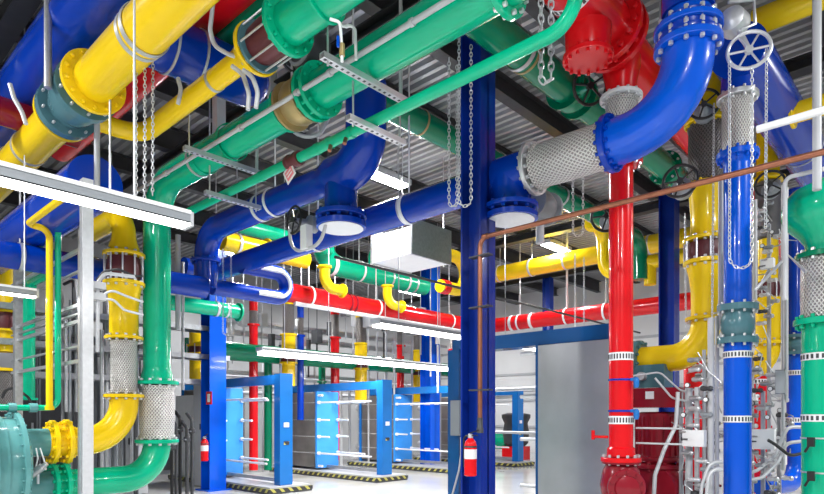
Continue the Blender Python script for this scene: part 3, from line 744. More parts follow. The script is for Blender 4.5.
bulge(t, az(br, 344), az(br, 305), .285, 'grayteal', .395)
pipe(t, [az(br, 343), az(br, 560)], .265, 'rblue')
for y in (355, 419): dash_band(t, az(br, y), UZ, .265, .07)
t.add('base_flange', MB().tube([V3((br.x, br.y, 0)), V3((br.x, br.y, .08))], .22, 24), 'blue')
pipe(t, [V3((br.x, br.y, .05)), az(br, 555)], .265, 'rblue')
b5 = HP(782, 118, 3.75)
t = Thing('pipe_line', 'dark blue overhead pipe descending right behind the chain wheel', 'pipe', b5)
pipe(t, [ax(b5, 738), ax(b5, 880)], .54, 'blue'); ring(t, ax(b5, 800), UX, .54, .02, 'zinc')
y7 = HP(790, 9, 4.35)
t = Thing('pipe_line', 'yellow overhead pipe crossing the top right corner', 'pipe', y7)
pipe(t, [ay(y7, 690), ay(y7, 880)-UY*3], .27, 'yellow'); ring(t, ay(y7, 752), UY, .27, .04)
y8 = HP(812, 108, 3.6)
t = Thing('pipe_line', 'short yellow pipe at the right edge behind the white horizontal tube', 'pipe', y8)
pipe(t, [ay(y8, 792), ay(y8, 870)-UY*2], .24, 'yellow'); flange(t, ay(y8, 793), UY, .34, .04, 'yellow')
# green riser at right edge with bulbous elbow
gr = W(824, 300, 5.9)
t = Thing('pipe_line', 'green vertical pipe at the right edge topped by a bulbous elbow', 'pipe', az(gr, 494))
gz = az(gr, 205)
t.add('reducer', MB().lathe(az(gr, 254), UZ, [(0, .16), (.05, .155), (.10, .165), (.18, .22), (.27, .31), (.36, .36), (.46, .365), (.55, .34), (.63, .27), (.68, .17), (.70, .04)], 36), 'green')
pipe(t, [gz, gz-UY*4], .52, 'green')
flange(t, az(gr, 256), UZ, .50, .05, 'dgreen', 12, 'zinc')
braid(t, az(gr, 318), az(gr, 259), .40)
flange(t, az(gr, 322), UZ, .52, .06, 'green', 12, 'green')
pipe(t, [V3((gr.x, gr.y, 0)), az(gr, 324)], .38, 'green')
for y in (357, 418): dash_band(t, az(gr, y), UZ, .38, .07)
for y in (438, 472):
    p = az(gr, y); o = ring(t, p, UZ, .38, .015, 'zinc', 'strap')
    q = W(811, y+4, depth(gr)-.18); t.add('sensor', MB().box(q, (.05, .06, .09)).tube([q, q-UZ*.1+UY*.05], .012, 6), 'black', o)
# second blue riser
b6 = W(796.5, 300, 8.6)
t = Thing('pipe_line', 'darker blue vertical pipe behind the green edge pipe with its foot elbow', 'pipe', az(b6, 490))
pipe(t, [az(b6, 190), az(b6, 336)], .25, 'blue')
bulge(t, az(b6, 355), az(b6, 335), .27, 'grayteal', .36)
pipe(t, [az(b6, 354), az(b6, 483), az(b6, 483)-UX*1.0+UY*.2], .25, 'rblue', R=.3)
for y in (373, 420): dash_band(t, az(b6, y), UZ, .25, .07)
# grey bellows + yellow riser behind
y6 = W(768, 300, 8.7)
t = Thing('pipe_line', 'yellow vertical pipe between the two blue ones, below a dark bellows', 'pipe', az(y6, 380))
pipe(t, [az(y6, 178), az(y6, 120)], .30, 'yellow'); flange(t, az(y6, 180), UZ, .44, .05, 'yellow')
bellows(t, az(y6, 238), az(y6, 183), .33, 'rubber', 0, 3, 'rubber_joint')
pipe(t, [az(y6, 240), az(y6, 282)], .26, 'yellow')
bellows(t, az(y6, 297), az(y6, 283), .30, 'maroon', 6, 1)
pipe(t, [az(y6, 298), az(y6, 342)], .32, 'yellow'); flange(t, az(y6, 343), UZ, .44, .05, 'yellow', 10, 'zinc')
q = az(y6, 372)
pipe(t, [az(y6, 344), q, ay(q, 738)], .32, 'yellow', R=.4)
r6 = W(754, 400, 8.9)
t = Thing('pipe_line', 'bright red vertical pipe glimpsed behind the right-hand instruments', 'pipe', az(r6, 480))
pipe(t, [V3((r6.x, r6.y, 0)), az(r6, 372)], .36, 'red'); dash_band(t, az(r6, 382), UZ, .36, .07); flange(t, az(r6, 430), UZ, .5, .06, 'red', 10, 'red')
r7 = W(693, 400, 8.3)
t = Thing('pipe_line', 'red vertical pipe behind the conduits right of the pump', 'pipe', az(r7, 480))
pipe(t, [V3((r7.x, r7.y, 0)), az(r7, 345)], .24, 'red'); flange(t, az(r7, 425), UZ, .36, .05, 'red')
# extra black handwheels
for (px, py, d, R, ax_, lab, cat) in ((704, 104, 6.7, .16, -UX-UY*.3, 'black handwheel at the top of the yellow right-hand riser', 0),
                                 (770, 184, 7.9, .17, -UX-UY*.2, 'black handwheel right of the blue vertical pipe, above the dark bellows', 0),
                                 (680, 181, 6.5, .17, -UX-UY*.25, 'black handwheel at the end of the dark green overhead pipe, left of the yellow riser', 0),
                                 (607, 216, 7.6, .19, -UX-UY*.4, 'black handwheel left of the red vertical pipe, below the braided connector', 0),
                                 (294, 220, 7.7, .17, -UX+UY*.1, 'black handwheel in front of the upper blue pipe, left of the blind flange', 1)):
    p = W(px, py, d); t = Thing('gear_operator', lab, 'handwheel', p); ax_ = ax_.normalized()
    b_ = t.add('gear_box', MB().lathe(p-ax_*.34, ax_, [(0, .08), (.02, .11), (.12, .11), (.16, .05), (.34, .03)], 18), 'gray')
    handwheel(t, p, ax_, R, 'black', b_)
    if cat:
        t.add('yoke', MB().tube(fillet([p+UY*.1-UZ*.1, p+UY*.05-UZ*.42, p-UY*.55-UZ*.42, p-UY*.7-UZ*.05], .25), .022, 8), 'lgray', b_)
        t.add('actuator', MB().box(p-UY*.26+UZ*-.28, (.1, .12, .3)), 'offwhite', b_)
for (px, py, d, lab) in ((540, 206, 7.2, 'dark grey valve body right of the near blind flange'),):
    p = W(px, py, d); t = Thing('valve_body', lab, 'valve', p-UZ*.3)
    t.add('body', MB().lathe(p-UX*.2, UX, [(0, .2), (.04, .2), (.05, .15), (.2, .19), (.35, .15), (.36, .2), (.4, .2)], 24), 'gray'); t.add('neck', MB().tube([p, p-UZ*.45], .05, 12), 'lgray')
# ================================================================== DISTANT RISERS TO THE EXCHANGERS
GR = 'pipes dropping to the plate exchangers'
def drop(px, d, D, m, yf0, yf1, yb_, label, joint=None, ytop=296, fl='braid'):
    p = W(px, 300, d)
    t = Thing('riser_pipe', label, 'pipe', az(p, yb_), GR)
    pipe(t, [az(p, ytop), az(p, yf0)], D, m)
    t.add('braided_connector', MB().tube([az(p, yf0), az(p, yf1)], D*.47, 20), 'dbraid')
    flange(t, az(p, yf1), UZ, D*1.4, .05, m)
    if joint:
        pipe(t, [az(p, yf1), az(p, joint[0])], D*1.15, m); flange(t, az(p, joint[0]), UZ, D*1.5, .04, m)
        bellows(t, az(p, joint[1]), az(p, joint[0]), D*1.2, 'maroon', 6, 1); flange(t, az(p, joint[1]), UZ, D*1.5, .04, m)
        pipe(t, [az(p, joint[1]), az(p, yb_)], D*1.1, m)
    else: pipe(t, [az(p, yf1), az(p, yb_)], D, m)
drop(253.5, 14.6, .21, 'red', 311, 325, 470, 'red riser behind the first exchanger from the left')
drop(288.5, 14.9, .30, 'yellow', 305, 335, 386, 'yellow riser behind the first exchanger from the left', (355, 363), 288)
drop(300.5, 15.2, .17, 'blue', 318, 336, 420, 'thin blue riser beside the first yellow riser', None, 305)
drop(335, 16.6, .24, 'red', 315, 338, 460, 'red riser behind the second exchanger', None, 305)
drop(361, 16.9, .31, 'yellow', 318, 344, 400, 'yellow riser behind the second exchanger', (362, 369), 305)
drop(400.5, 18.6, .23, 'red', 322, 346, 460, 'red riser behind the third exchanger', None, 312)
drop(418, 18.7, .28, 'yellow', 325, 351, 402, 'yellow riser behind the third exchanger', (371, 376), 315)
drop(454, 21.6, .3, 'red', 330, 350, 440, 'far red riser whose top shows left of the dark blue column', None, 318)
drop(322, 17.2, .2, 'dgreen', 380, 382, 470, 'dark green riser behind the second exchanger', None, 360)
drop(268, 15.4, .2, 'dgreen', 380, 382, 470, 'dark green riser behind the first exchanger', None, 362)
drop(197.5, 12.9, .30, 'yellow', 327, 329, 384, 'yellow riser left of the bright blue column', (346, 354), 326)
drop(5, 9.8, .30, 'yellow', 262, 264, 352, 'yellow riser at the far left edge with a maroon joint', (312, 331), 240)
p = W(5, 352, 9.8); t = Thing('flexible_connector', 'braided steel connector below the far left yellow riser', 'connector', az(p, 412)); t.add('braid', MB().tube([az(p, 412), az(p, 372)], .17, 20), 'dbraid'); flange(t, az(p, 370), UZ, .44, .05, 'yellow')
# ================================================================== THIN LEFT RISERS, POLES, RACK
p = W(49.5, 300, 7.2)
t = Thing('pipe_line', 'thin yellow vertical pipe at left with a zigzag top', 'pipe', az(p, 408))
a = az(p, 229); b_ = ax(a, 27); c_ = ay(b_, 62)
pipe(t, [az(p, 410), a, b_, c_], .075, 'yellow', R=.12)
pipe(t, [az(p, 410), az(p, 406)], .1, 'yellow', name='foot')
t.add('cap', MB().lathe(az(p, 226), UZ, [(0, .04), (.1, .045), (.12, .03)], 14), 'yellow')
p = W(58, 300, 7.3); pb = az(p, 408)
t = Thing('pipe_line', 'thin green vertical pipe beside the yellow one, feeding a level teal pipe', 'pipe', pb)
a = az(p, 226)
pipe(t, [ax(pb, -30), pb, a, ay(a, 84)], .07, 'green', R=.12)
for px in (12, 33): t.add('fitting', MB().tube([ax(pb, px-4), ax(pb, px+4)], .055, 14), 'teal')
p = W(28, 300, 9.5)
t = Thing('pipe_line', 'medium green vertical pipe behind the grey rack at left', 'pipe', az(p, 402))
a = az(p, 282)
pipe(t, [az(p, 400), a, ay(a, 62)], .2, 'green', R=.25); flange(t, az(p, 399), UZ, .28, .04, 'green')
p = W(86.5, 300, 5.2)
t = Thing('steel_post', 'pale grey steel post in front of the chiller pipes at left', 'post', V3((p.x, p.y, 0)))
t.add('shaft', MB().bb(p.x-.042, p.x+.042, p.y-.042, p.y+.042, 0, az(p, 180).z), 'zinc')
t.add('slot_strip', MB().bb(p.x-.05, p.x-.045, p.y-.012, p.y+.012, .05, az(p, 190).z), 'galv')
t.add('base_plate', MB().bb(p.x-.1, p.x+.1, p.y-.1, p.y+.1, 0, .015), 'lgray')
p = W(98, 300, 5.35)
t = Thing('conduit', 'thin pale conduit with a curled top right of the grey post', 'conduit', az(p, 420))
t.add('tube', MB().tube(fillet([W(97.5, 352, 5.35), az(p, 282), az(p, 272)+UX*.06, az(p, 272)+UX*.3-UY*.05], .06), .016, 8), 'lgray')
for y in (286, 297): t.add('coupling_box', MB().box(az(p, y), (.1, .1, .06)), 'lgray')
# curly cables near the yellow reducer
for (P, lab) in (([(97, 298), (112, 290), (126, 296), (143, 302)], 'upper grey flexible conduit crossing the yellow reducer at left'), ([(97, 302), (112, 298), (124, 310), (143, 315)], 'lower grey flexible conduit crossing the yellow reducer at left'),
                 ([(97, 280), (104, 271), (118, 269), (134, 276), (143, 276)], 'dark cable curling across the maroon joint at left')):
    single('flexible_conduit', MB().tube(fillet([W(x, y, 7.0) for x, y in P], .12, 6), .014, 8), 'cable' if 'dark' in lab else 'hose', lab, 'conduit')
# rack
t = Thing('strut_rack', 'grey slotted steel rack frame behind the thin risers at left', 'rack', V3((W(18, 283, 8.8).x, W(18, 283, 8.8).y, 0)))
pr = W(18, 283, 8.8); post2 = ay(pr, 84)
def slotted(p, q, w):
    mb = MB(); mb.bar(p, q, w, w); return mb
t.add('upright', MB().bb(pr.x-.05, pr.x+.05, pr.y-.05, pr.y+.05, 0, az(pr, 248).z), 'galv')
t.add('upright', MB().bb(post2.x-.05, post2.x+.05, post2.y-.05, post2.y+.05, 0, az(post2, 230).z), 'galv')
for y in (283, 300, 327, 334, 340, 360, 372):
    a = az(pr, y); t.add('rail', MB().bar(a+UY*.3, a-UY*(pr.y-post2.y+.05), .04, .04 if y not in (300, 334, 360) else .02), 'galv')
# clutter of conduits and boxes behind the rack
k = 0
for (px, y0, y1, d, w, m, lab) in ((66, 320, 412, 9.9, .05, 'galv', 'first thin conduit behind the rack, right of the green pipe'), (70, 300, 412, 10.2, .04, 'gray', 'second thin conduit behind the rack'),
        (76, 280, 412, 10.6, .05, 'galv', 'third thin conduit behind the rack'), (102, 330, 470, 10.6, .07, 'galv', 'steel conduit right of the grey post'),
        (178, 235, 330, 9.4, .08, 'lgray', 'pale conduit right of the green riser'), (183, 262, 390, 10.4, .05, 'galv', 'thin conduit between the green riser and the yellow riser'), (110, 100, 190, 5.8, .02, 'zinc', 'thin rod hanging above the near strip light'),
        (97, 120, 200, 6.4, .06, 'lgray', 'short pale post above the near strip light'), (48, -20, 88, 5.8, .07, 'galv', 'steel upright in front of the wide blue pipe at top left'),
        (219, 20, 160, 7.6, .12, 'offwhite', 'white square post behind the thin yellow branch'), (272, 60, 130, 8.4, .10, 'offwhite', 'white post behind the maroon joint, top left of centre')):
    p = W(px, y0, d); q = az(p, y1)
    single('conduit' if 'conduit' in lab else 'steel_post', MB().tube([q, p], w/2, 12) if w < .09 else MB().bar(q, p, w, w), m, lab, 'conduit' if 'conduit' in lab else 'post')
# wall of grey cabinets left
for (px0, px1, y0, y1, d, m, lab) in ((176, 195, 396, 446, 14.2, 'offwhite', 'white panel board seen right of the braided green connector'), (62, 80, 340, 402, 12.0, 'gray', 'dark grey cabinet behind the thin left risers'),
                          (98, 108, 375, 440, 12.5, 'gray', 'grey cabinet behind the yellow chiller elbow'), (126, 132, 412, 470, 11.5, 'lgray', 'light grey cabinet edge below the yellow elbow'),
                          (194, 203, 383, 470, 12.9, 'lgray', 'grey electrical cabinet left of the bright blue column')):
    a = W(px0, y1, d); c_ = W(px1, y0, d); wv = ay(a, px1); X_ = a.x
    ctr = V3((X_+.15, (a.y+wv.y)/2, (a.z+c_.z)/2)); hh = c_.z-a.z; ww = abs(a.y-wv.y)
    t = Thing('cabinet', lab, 'cabinet', V3((ctr.x, ctr.y, 0)))
    t.add('body', MB().bb(ctr.x-.15, ctr.x+.15, ctr.y-ww/2, ctr.y+ww/2, 0.02, c_.z), m)
    t.add('door', MB().bb(ctr.x-.17, ctr.x-.15, ctr.y-ww/2+.02, ctr.y+ww/2-.02, max(.05, a.z), c_.z-.03), m)
    t.add('door_handle', MB().bb(ctr.x-.19, ctr.x-.17, ctr.y-ww/2+.05, ctr.y-ww/2+.08, ctr.z-.06, ctr.z+.06), 'dark')
# ================================================================== DUCT
a = HP(412, 253, 2.95)
dA, dB = ax(a, 452), ay(a, 376)
b_ = ay(ax(a, 452), 420)
t = Thing('air_duct', 'pale grey rectangular duct box hanging left of the dark blue column', 'duct', a)
x0_, x1_ = a.x, ax(a, 450).x; y0_, y1_ = a.y, ay(a, 372).y
t.add('casing', MB().bb(x0_, x1_, y0_, y1_, a.z, a.z+.5), 'white')
t.add('flange_rim', MB().bb(x0_-.02, x1_+.02, y0_-.02, y0_+.02, a.z-.02, a.z+.64), 'galv'); t.add('flange_rim', MB().bb(x0_-.02, x1_+.02, y1_-.02, y1_+.02, a.z-.02, a.z+.64), 'galv')
for (xx, yy) in ((x0_-.04, y0_+.2), (x1_+.04, y0_+.2)): t.add('threaded_rod', MB().tube([V3((xx, yy, a.z-.02)), V3((xx, yy, CEIL))], .01, 8), 'zinc')
# ================================================================== LIGHTS
LGT = []
def area(p, sx, sy, e, parent, rotz=0, col=(1, .985, .96)):
    l = bpy.data.lights.new('lamp', 'AREA'); l.shape = 'RECTANGLE'; l.size = sx; l.size_y = sy; l.energy = e*1.15; l.color = col
    o = bpy.data.objects.new('lamp', l); C.objects.link(o); o.parent = parent.o; o.location = V3(p)-parent.L; return o
def strip(p0, p1, label, e, w=.24, h=.12, hang=(.15, .85), lw=.36, dz=.03):
    a, b = (p0, p1) if p0.x < p1.x else (p1, p0); L = b.x-a.x; y = a.y; z = a.z
    t = Thing('strip_light', label, 'strip light', (a+b)/2, 'suspended strip lights')
    h0 = z+.045
    mb = MB().bb(a.x, b.x, y-w/2, y+w/2, h0+h-.015, h0+h).bb(a.x, b.x, y-w/2, y-w/2+.012, z+.012, h0+h).bb(a.x, b.x, y+w/2-.012, y+w/2, z+.012, h0+h).bb(a.x, b.x, y-w/2, y+w/2, z+.012, z+.022)
    t.add('housing', mb, 'gray')
    t.add('rim', MB().bb(a.x, b.x, y-w/2-.012, y-w/2, h0+h-.02, h0+h+.005).bb(a.x, b.x, y+w/2, y+w/2+.012, h0+h-.02, h0+h+.005), 'white')
    for x in (a.x-.012, b.x+.012): t.add('end_cap', MB().bb(x-.012, x+.012, y-w/2, y+w/2, z-.005, h0+h), 'lgray')
    t.add('diffuser', MB().bb(a.x, b.x, y-w*lw, y+w*lw, z-dz+.03, z+.03), 'lamp')
    for f in hang:
        x = a.x+L*f; t.add('suspension_rod', MB().tube([V3((x, y, h0+h)), V3((x, y, CEIL))], .008, 6), 'zinc')
    area(V3(((a.x+b.x)/2, y, z-dz+.026)), L*.98, w*.7, e*L, t)
    return t
L1 = HP(186, 227, 1.36)
strip(ax(L1, -260), L1, 'long lit strip light hanging across the upper left', 32, .14, .05, hang=(.3, .83), lw=.49)
L4 = HP(35, 298, 1.42); strip(ax(L4, -40), L4, 'short lit strip light at the left edge below the blue pipe', 32, .14, .05, lw=.49)
L2 = HP(260, 351, 1.27); strip(L2, ax(L2, 447), 'long lit strip light hanging in front of the red and yellow risers', 32, .22, .03, (.1, .3, .6, .95), .4, .11)
L3 = HP(376, 324, 1.40); strip(L3, ax(L3, 545), 'lit strip light hanging below the red main, passing the dark blue column', 32, .2, .04, (.1, .45, .7), .4, .07)
def bay(p, label, e, L=1.1, w=.32):
    t = Thing('high_bay_light', label, 'high bay light', p, 'high bay ceiling lights')
    t.add('housing', MB().bb(p.x-L/2, p.x+L/2, p.y-w/2, p.y+w/2, p.z, p.z+.10).bb(p.x-L*.2, p.x+L*.2, p.y-.08, p.y+.08, p.z+.1, p.z+.17), 'lgray')
    t.add('lens', MB().bb(p.x-L/2+.03, p.x+L/2-.03, p.y-w/2+.03, p.y+w/2-.03, p.z-.02, p.z), 'bay')
    for s in (-.3, .3): t.add('suspension_rod', MB().tube([V3((p.x+L*s, p.y, p.z+.1)), V3((p.x+L*s, p.y, CEIL))], .008, 6), 'zinc')
    area(p-UZ*.025, L*.9, w*.8, e, t, col=(.98, .985, 1)); return t
by = HP(385, 179, 4.4); bx_ = HP(555, 248, 4.4)
bay(by, 'glaring high bay lamp above the long blue main, right of the upper blue tee', 420)
bay(V3((bx_.x, by.y, by.z)), 'glaring high bay lamp right of the dark blue column', 420)
zb = by.z
for (x, y, lab) in ((-1.6, 8.0, 'added high bay lamp above the left corner, out of view'), (1.0, -1.5, 'added high bay lamp above the visitor, out of view'), (-3.5, 3.0, 'added high bay lamp behind the visitor on the left'), (7.2, -2.6, 'added high bay lamp beyond the right edge of view'), (-3., -3., 'added high bay lamp far behind the visitor'),
                    (14., -2.6, 'added high bay lamp beyond the right edge near the back wall'), (9, 15., 'added high bay lamp at the far left behind the pipes'), (16, 15., 'added high bay lamp in the far left corner')):
    bay(V3((x, y, zb+.1)), lab, 420)  # high bay lamps added to light the hall; no such fixtures were sighted
# ================================================================== SMALL SERVICES
dk = HP(500, 298, 2.2)
single('conduit', MB().tube([ax(dk, 335), ax(dk, 640)], .022, 8), 'dark', 'long thin dark conduit crossing behind the dark blue column above the red main', 'conduit')
s4 = HP(377, 131, 2.66); trapeze(ax(s4, 348), ax(s4, 404), 'slotted steel channel under the thin green pipe, right of the upper blue elbow')
p = W(330, 19, 4.6)
t = Thing('bleed_pipe', 'small white bleed pipe with a blue handle below the bolted green end flange', 'pipe', p)
t.add('tube', MB().tube(fillet([p, W(340, 22, 4.6), W(342, 50, 4.6), W(342, 62, 4.6)], .04), .012, 8), 'white'); v = t.add('ball_valve', MB().tube([W(342, 44, 4.6), W(342, 56, 4.6)], .022, 10), 'brass')
t.add('lever', MB().bar(W(338, 36, 4.58), W(338, 47, 4.58), .02, .012), 'rblue', v)
p = W(352, 20, 4.9)
t = Thing('bleed_pipe', 'white U-shaped vent tube right of the small bleed pipe, top centre', 'pipe', p)
t.add('tube', MB().tube(fillet([W(330, 18, 4.9), W(345, 28, 4.9), W(355, 18, 4.9), W(356, 60, 4.9)], .05), .012, 8), 'white')
p = W(311, 52, 6.0); t = Thing('actuator', 'dark round actuator behind the maroon joint, top centre', 'actuator', p)
t.add('case', MB().lathe(p-UX*.15, UX, [(0, .16), (.02, .2), (.24, .2), (.3, .12)], 24), 'dark'); t.add('rim', MB().torus(p-UX*.14, UX, .17, .02, 24, 6), 'gray')
p = W(312, 128, 7.4); t = Thing('hose_loop', 'grey looped hose hanging under the tan valve on the large green pipe', 'hose', p)
t.add('tube', MB().tube(fillet([W(285, 108, 7.4), W(292, 130, 7.4), W(308, 142, 7.4), W(322, 132, 7.4), W(331, 110, 7.4)], .3), .025, 10), 'lgray'); t.add('inner_tube', MB().tube(fillet([W(292, 108, 7.3), W(300, 126, 7.3), W(314, 130, 7.3), W(322, 112, 7.3)], .25), .02, 10), 'dark')
for (P, d, lab) in (([(178, 78), (181, 90), (178, 104)], 5.6, 'small curved pale conduit hanging from the thin yellow branch, lower one'), ([(243, 70), (252, 76), (258, 92), (256, 108)], 5.2, 'white curved conduit dropping from the thin yellow branch'), ([(214, -5), (210, 30), (214, 46), (228, 54), (246, 60)], 5.4, 'grey flexible conduit curling behind the thin yellow branch'), ([(232, 66), (243, 74), (249, 94), (248, 110)], 5.3, 'second white curved conduit dropping from the thin yellow branch'), ([(10, 84), (14, 98), (22, 112), (26, 124)], 5.5, 'white flexible lead at the left edge near the dark red pipe')):
    single('flexible_conduit', MB().tube(fillet([W(x_, y_, d) for x_, y_ in P], .15, 6), .02, 8), 'hose', lab, 'conduit')
p = W(38, 470, 6.9)
t = Thing('pressure_transmitter', 'small grey transmitter with leads in front of the lower chiller nozzle', 'instrument', p)
t.add('head', MB().lathe(p, (UX*.6-UY*.5+UZ*.6), [(-.1, .03), (-.09, .045), (.06, .045), (.07, .03), (.12, .025)], 14), 'galv')
t.add('stem', MB().tube([p, p-UZ*.16], .015, 8), 'zinc')
for (P, lab) in (([(36, 448), (38, 458), (35, 470)], 'left white lead beside the chiller nozzles'), ([(40, 448), (44, 460), (46, 470)], 'right white lead beside the chiller nozzles')):
    single('sensor_lead', MB().tube(fillet([W(x_, y_, 6.95) for x_, y_ in P], .1, 5), .008, 6), 'white', lab, 'cable')
single('sensor_lead', MB().tube(fillet([W(x_, y_, 9.0) for x_, y_ in ((2, 398), (6, 389), (16, 388), (28, 397), (32, 404))], .12, 6), .02, 8), 'cable', 'thick black cable arching over the teal level pipe at the left edge', 'cable')
for k, (px, y0, y1, d, m) in enumerate(((176, 425, 470, 10.5, 'dark'), (180, 418, 470, 10.7, 'black'), (187, 428, 472, 10.6, 'dark'), (192, 420, 474, 10.8, 'dark'), (172, 436, 468, 10.4, 'black'))):
    p = W(px, y0, d); q = az(p, y1); q.z = 0
    t = Thing('hose_drop', ['first', 'second', 'third', 'fourth', 'fifth'][k]+' dark standing pipe with valve at the foot of the white panel board', 'pipe', q, 'dark standing pipes by the left column')
    t.add('tube', MB().tube(fillet([q, p, p+UY*.2+UZ*.12], .08), .03, 10), m); t.add('valve', MB().lathe(p-UZ*.25, UZ, [(0, .04), (.02, .06), (.08, .06), (.1, .04)], 10), 'dark')
    t.add('handle', MB().bar(p-UZ*.2-UX*.06-UY*.08, p-UZ*.2-UX*.06+UY*.08, .02, .02), 'gray')
rnd = random.Random(5)
for k in range(22):
    px = rnd.uniform(100, 142) if k % 2 else rnd.uniform(58, 84); d = rnd.uniform(10.9, 11.6); y0 = rnd.uniform(275, 350)
    p = W(px, y0, d); z1 = p.z
    single('service_pipe', MB().tube(fillet([V3((p.x, p.y, 0)), p, p+rnd.choice([UX, UY, -UY])*rnd.uniform(.2, .6)], .1, 4), rnd.choice([.02, .03, .04]), 8), rnd.choice(['galv', 'gray', 'dark', 'lgray']), 'thin bent service pipe behind the left rack and yellow riser', 'pipe', 'service pipes behind the left rack')
for k in range(24):
    px = 226+k*9.3+rnd.uniform(-3, 3); d = rnd.uniform(15.8, 17.); p = W(px, rnd.uniform(300, 345), d)
    q = V3((p.x, p.y, p.z-rnd.uniform(.4, 1.3))); w_ = rnd.choice([.05, .08, .12])
    single('junction_box', MB().box(p-UZ*.2, (w_*1.6, w_*2, .35)).tube([p-UZ*.4, q-UZ*.4], .025, 8).tube([p, V3((p.x, p.y, CEIL))], .012, 6), rnd.choice(['gray', 'dark', 'lgray', 'galv']), 'small hung box with stub pipe among the risers behind the exchangers', 'electrical box', 'hung boxes behind the exchangers')
# cable trays and frames far behind
def tray(p, q, label, n, w=.4):
    t = Thing('cable_tray', label, 'cable tray', p, 'cable trays behind the exchangers'); e = (q-p).normalized(); c_ = UZ.cross(e)
    for s_ in (-1, 1): t.add('side_rail', MB().bar(p+c_*s_*w/2, q+c_*s_*w/2, .03, .1), 'galv')
    mb = MB()
    for k in range(n): m_ = p.lerp(q, (k+.5)/n); mb.bar(m_-c_*w/2, m_+c_*w/2, .03, .03)
    t.add('rungs', mb, 'galv')
    cb = MB()
    for k in range(4): cb.tube([p+c_*(k-1.5)*w*.2+UZ*.03, q+c_*(k-1.5)*w*.2+UZ*.03], .03, 6)
    t.add('cables', cb, 'cable')
for (px, py, d, L_, lab) in ((215, 318, 16.2, 9.5, 'highest cable tray behind the exchanger risers'), (220, 331, 16.4, 9.2, 'upper cable tray behind the exchanger risers'), (226, 344, 16.6, 9., 'middle cable tray behind the exchanger risers'), (222, 372, 16.8, 9., 'lowest cable tray behind the exchanger risers')):
    p = W(px, py, d); tray(p, p+UX*L_, lab, 30)
for (px, py, d, lab) in ((100, 318, 10.8, 'cable tray running behind the yellow chiller riser'), (104, 350, 10.9, 'lower cable tray running behind the yellow chiller riser'), (100, 378, 11.0, 'lowest cable tray running behind the yellow chiller riser')):
    p = W(px, py, d); tray(p-UX*3, p+UX*2.4, lab, 16)
for k in range(9):
    yy = 15.6; xx = -1.5+k*1.02
    t = Thing('switchgear_cabinet', ['first', 'second', 'third', 'fourth', 'fifth', 'sixth', 'seventh', 'eighth', 'ninth'][k]+' tall dark grey cabinet in the back row, counted from the left edge', 'cabinet', V3((xx, yy, 0)), 'switchgear row behind the left pipes')
    t.add('body', MB().bb(xx-.5, xx+.5, yy-.3, yy+.4, 0, 3.3), 'gray'); t.add('door', MB().bb(xx-.46, xx+.46, yy-.33, yy-.3, .1, 3.2), 'dark'); t.add('door_handle', MB().bb(xx+.36, xx+.40, yy-.36, yy-.33, 1.1, 1.35), 'zinc')
    t.add('vent_panel', MB().bb(xx-.3, xx+.3, yy-.345, yy-.33, 2.4, 2.9), 'lgray')
# ================================================================== HANGERS
hanger(YL(145), UY, .41, 'steel hanger holding the large yellow pipe at upper left')
hanger(YL(16), UY, .41, 'steel hanger holding the large yellow pipe near the left edge')
hanger(BL(409), UY, .37, 'white band hanger around the long blue main, middle', 'white')
hanger(BL(318), UY, .37, 'white band hanger around the long blue main, right of the handwheel', 'white')
hanger(UL(275), UY, .38, 'white band hanger around the upper blue pipe', 'white')
hanger(ax(r1, 309), UX, .42, 'hanger on the red main near its left end', 'white'); hanger(ax(r1, 376), UX, .42, 'hanger on the red main below the mid green pipe', 'white'); hanger(ax(r1, 449), UX, .42, 'hanger on the red main left of the dark blue column', 'white')
hanger(G3(359), UX, .49, 'hanger on the mid green pipe, left one', 'white'); hanger(G3(404), UX, .49, 'hanger on the mid green pipe, right one', 'white')
hanger(ay(rc, 520), UY, .42, 'hanger on the red main just right of the dark blue column', 'white'); hanger(ay(rc, 567), UY, .42, 'thick white hanger on the red main below the right lamp', 'white', None, .03); hanger(ay(rc, 606), UY, .42, 'hanger on the red main next to the red vertical pipe', 'white')
hanger(ay(YF, 500), UY, .46, 'hanger on the far yellow pipe right of the column'); hanger(ay(YF, 532), UY, .46, 'hanger on the far yellow pipe left of the lamp')
hanger(ax(q8, 216), UX, .28, 'hanger on the green stub left of the blue column'); hanger(ax(q9, 237), UX, .37, 'hanger on the yellow pipe between the blue mains')
hanger(G1(520), UX, .37, 'hanger on the dark green overhead pipe near the column'); hanger(G2(480), UX, .34, 'hanger on the green pipe behind the dark blue column'); hanger(G2(560), UX, .34, 'hanger on the green pipe left of the red vertical pipe')
hanger(RH(660), RD, .47, 'hanger on the large red overhead pipe'); hanger(ax(q7, 20), UX, .35, 'hanger on the blue pipe behind the left rack')
# ================================================================== CHAINS
de = depth(ec)
chain([loop(541, 551, -20, 82, 4.9)], 'large-link chain loop hanging over the dark green pipe, top centre-right', .085)
chain([loop(631, 639, -20, 24, 6.0)], 'short chain end hanging near the top right of the red flange', .07)
chain([loop(449, 457, 60, 206, 6.0)], 'left chain loop hanging in front of the long blue main, near the column', .05)
chain([loop(459, 471, 40, 206, 5.9)], 'right chain loop hanging in front of the dark blue column', .05)
chain([loop(729.5, 752, 62, 268, de-.2)], 'chain loop from the grey chain wheel down the blue vertical pipe', .045)
chain([[W(766.5, 50, de-.2), W(765.5, 232, de-.2)]], 'single chain strand hanging right of the blue vertical pipe', .045)
chain([[W(136, 70, 5.4), W(136, 205, 5.4)]], 'left chain strand below the large yellow pipe', .045)
chain([[W(145, 60, 5.4), W(144.5, 205, 5.4)]], 'middle chain strand below the large yellow pipe', .045)
chain([[W(153, 55, 5.5), W(152.5, 200, 5.5)]], 'chain strand beside the elbow of the thin yellow branch', .045)
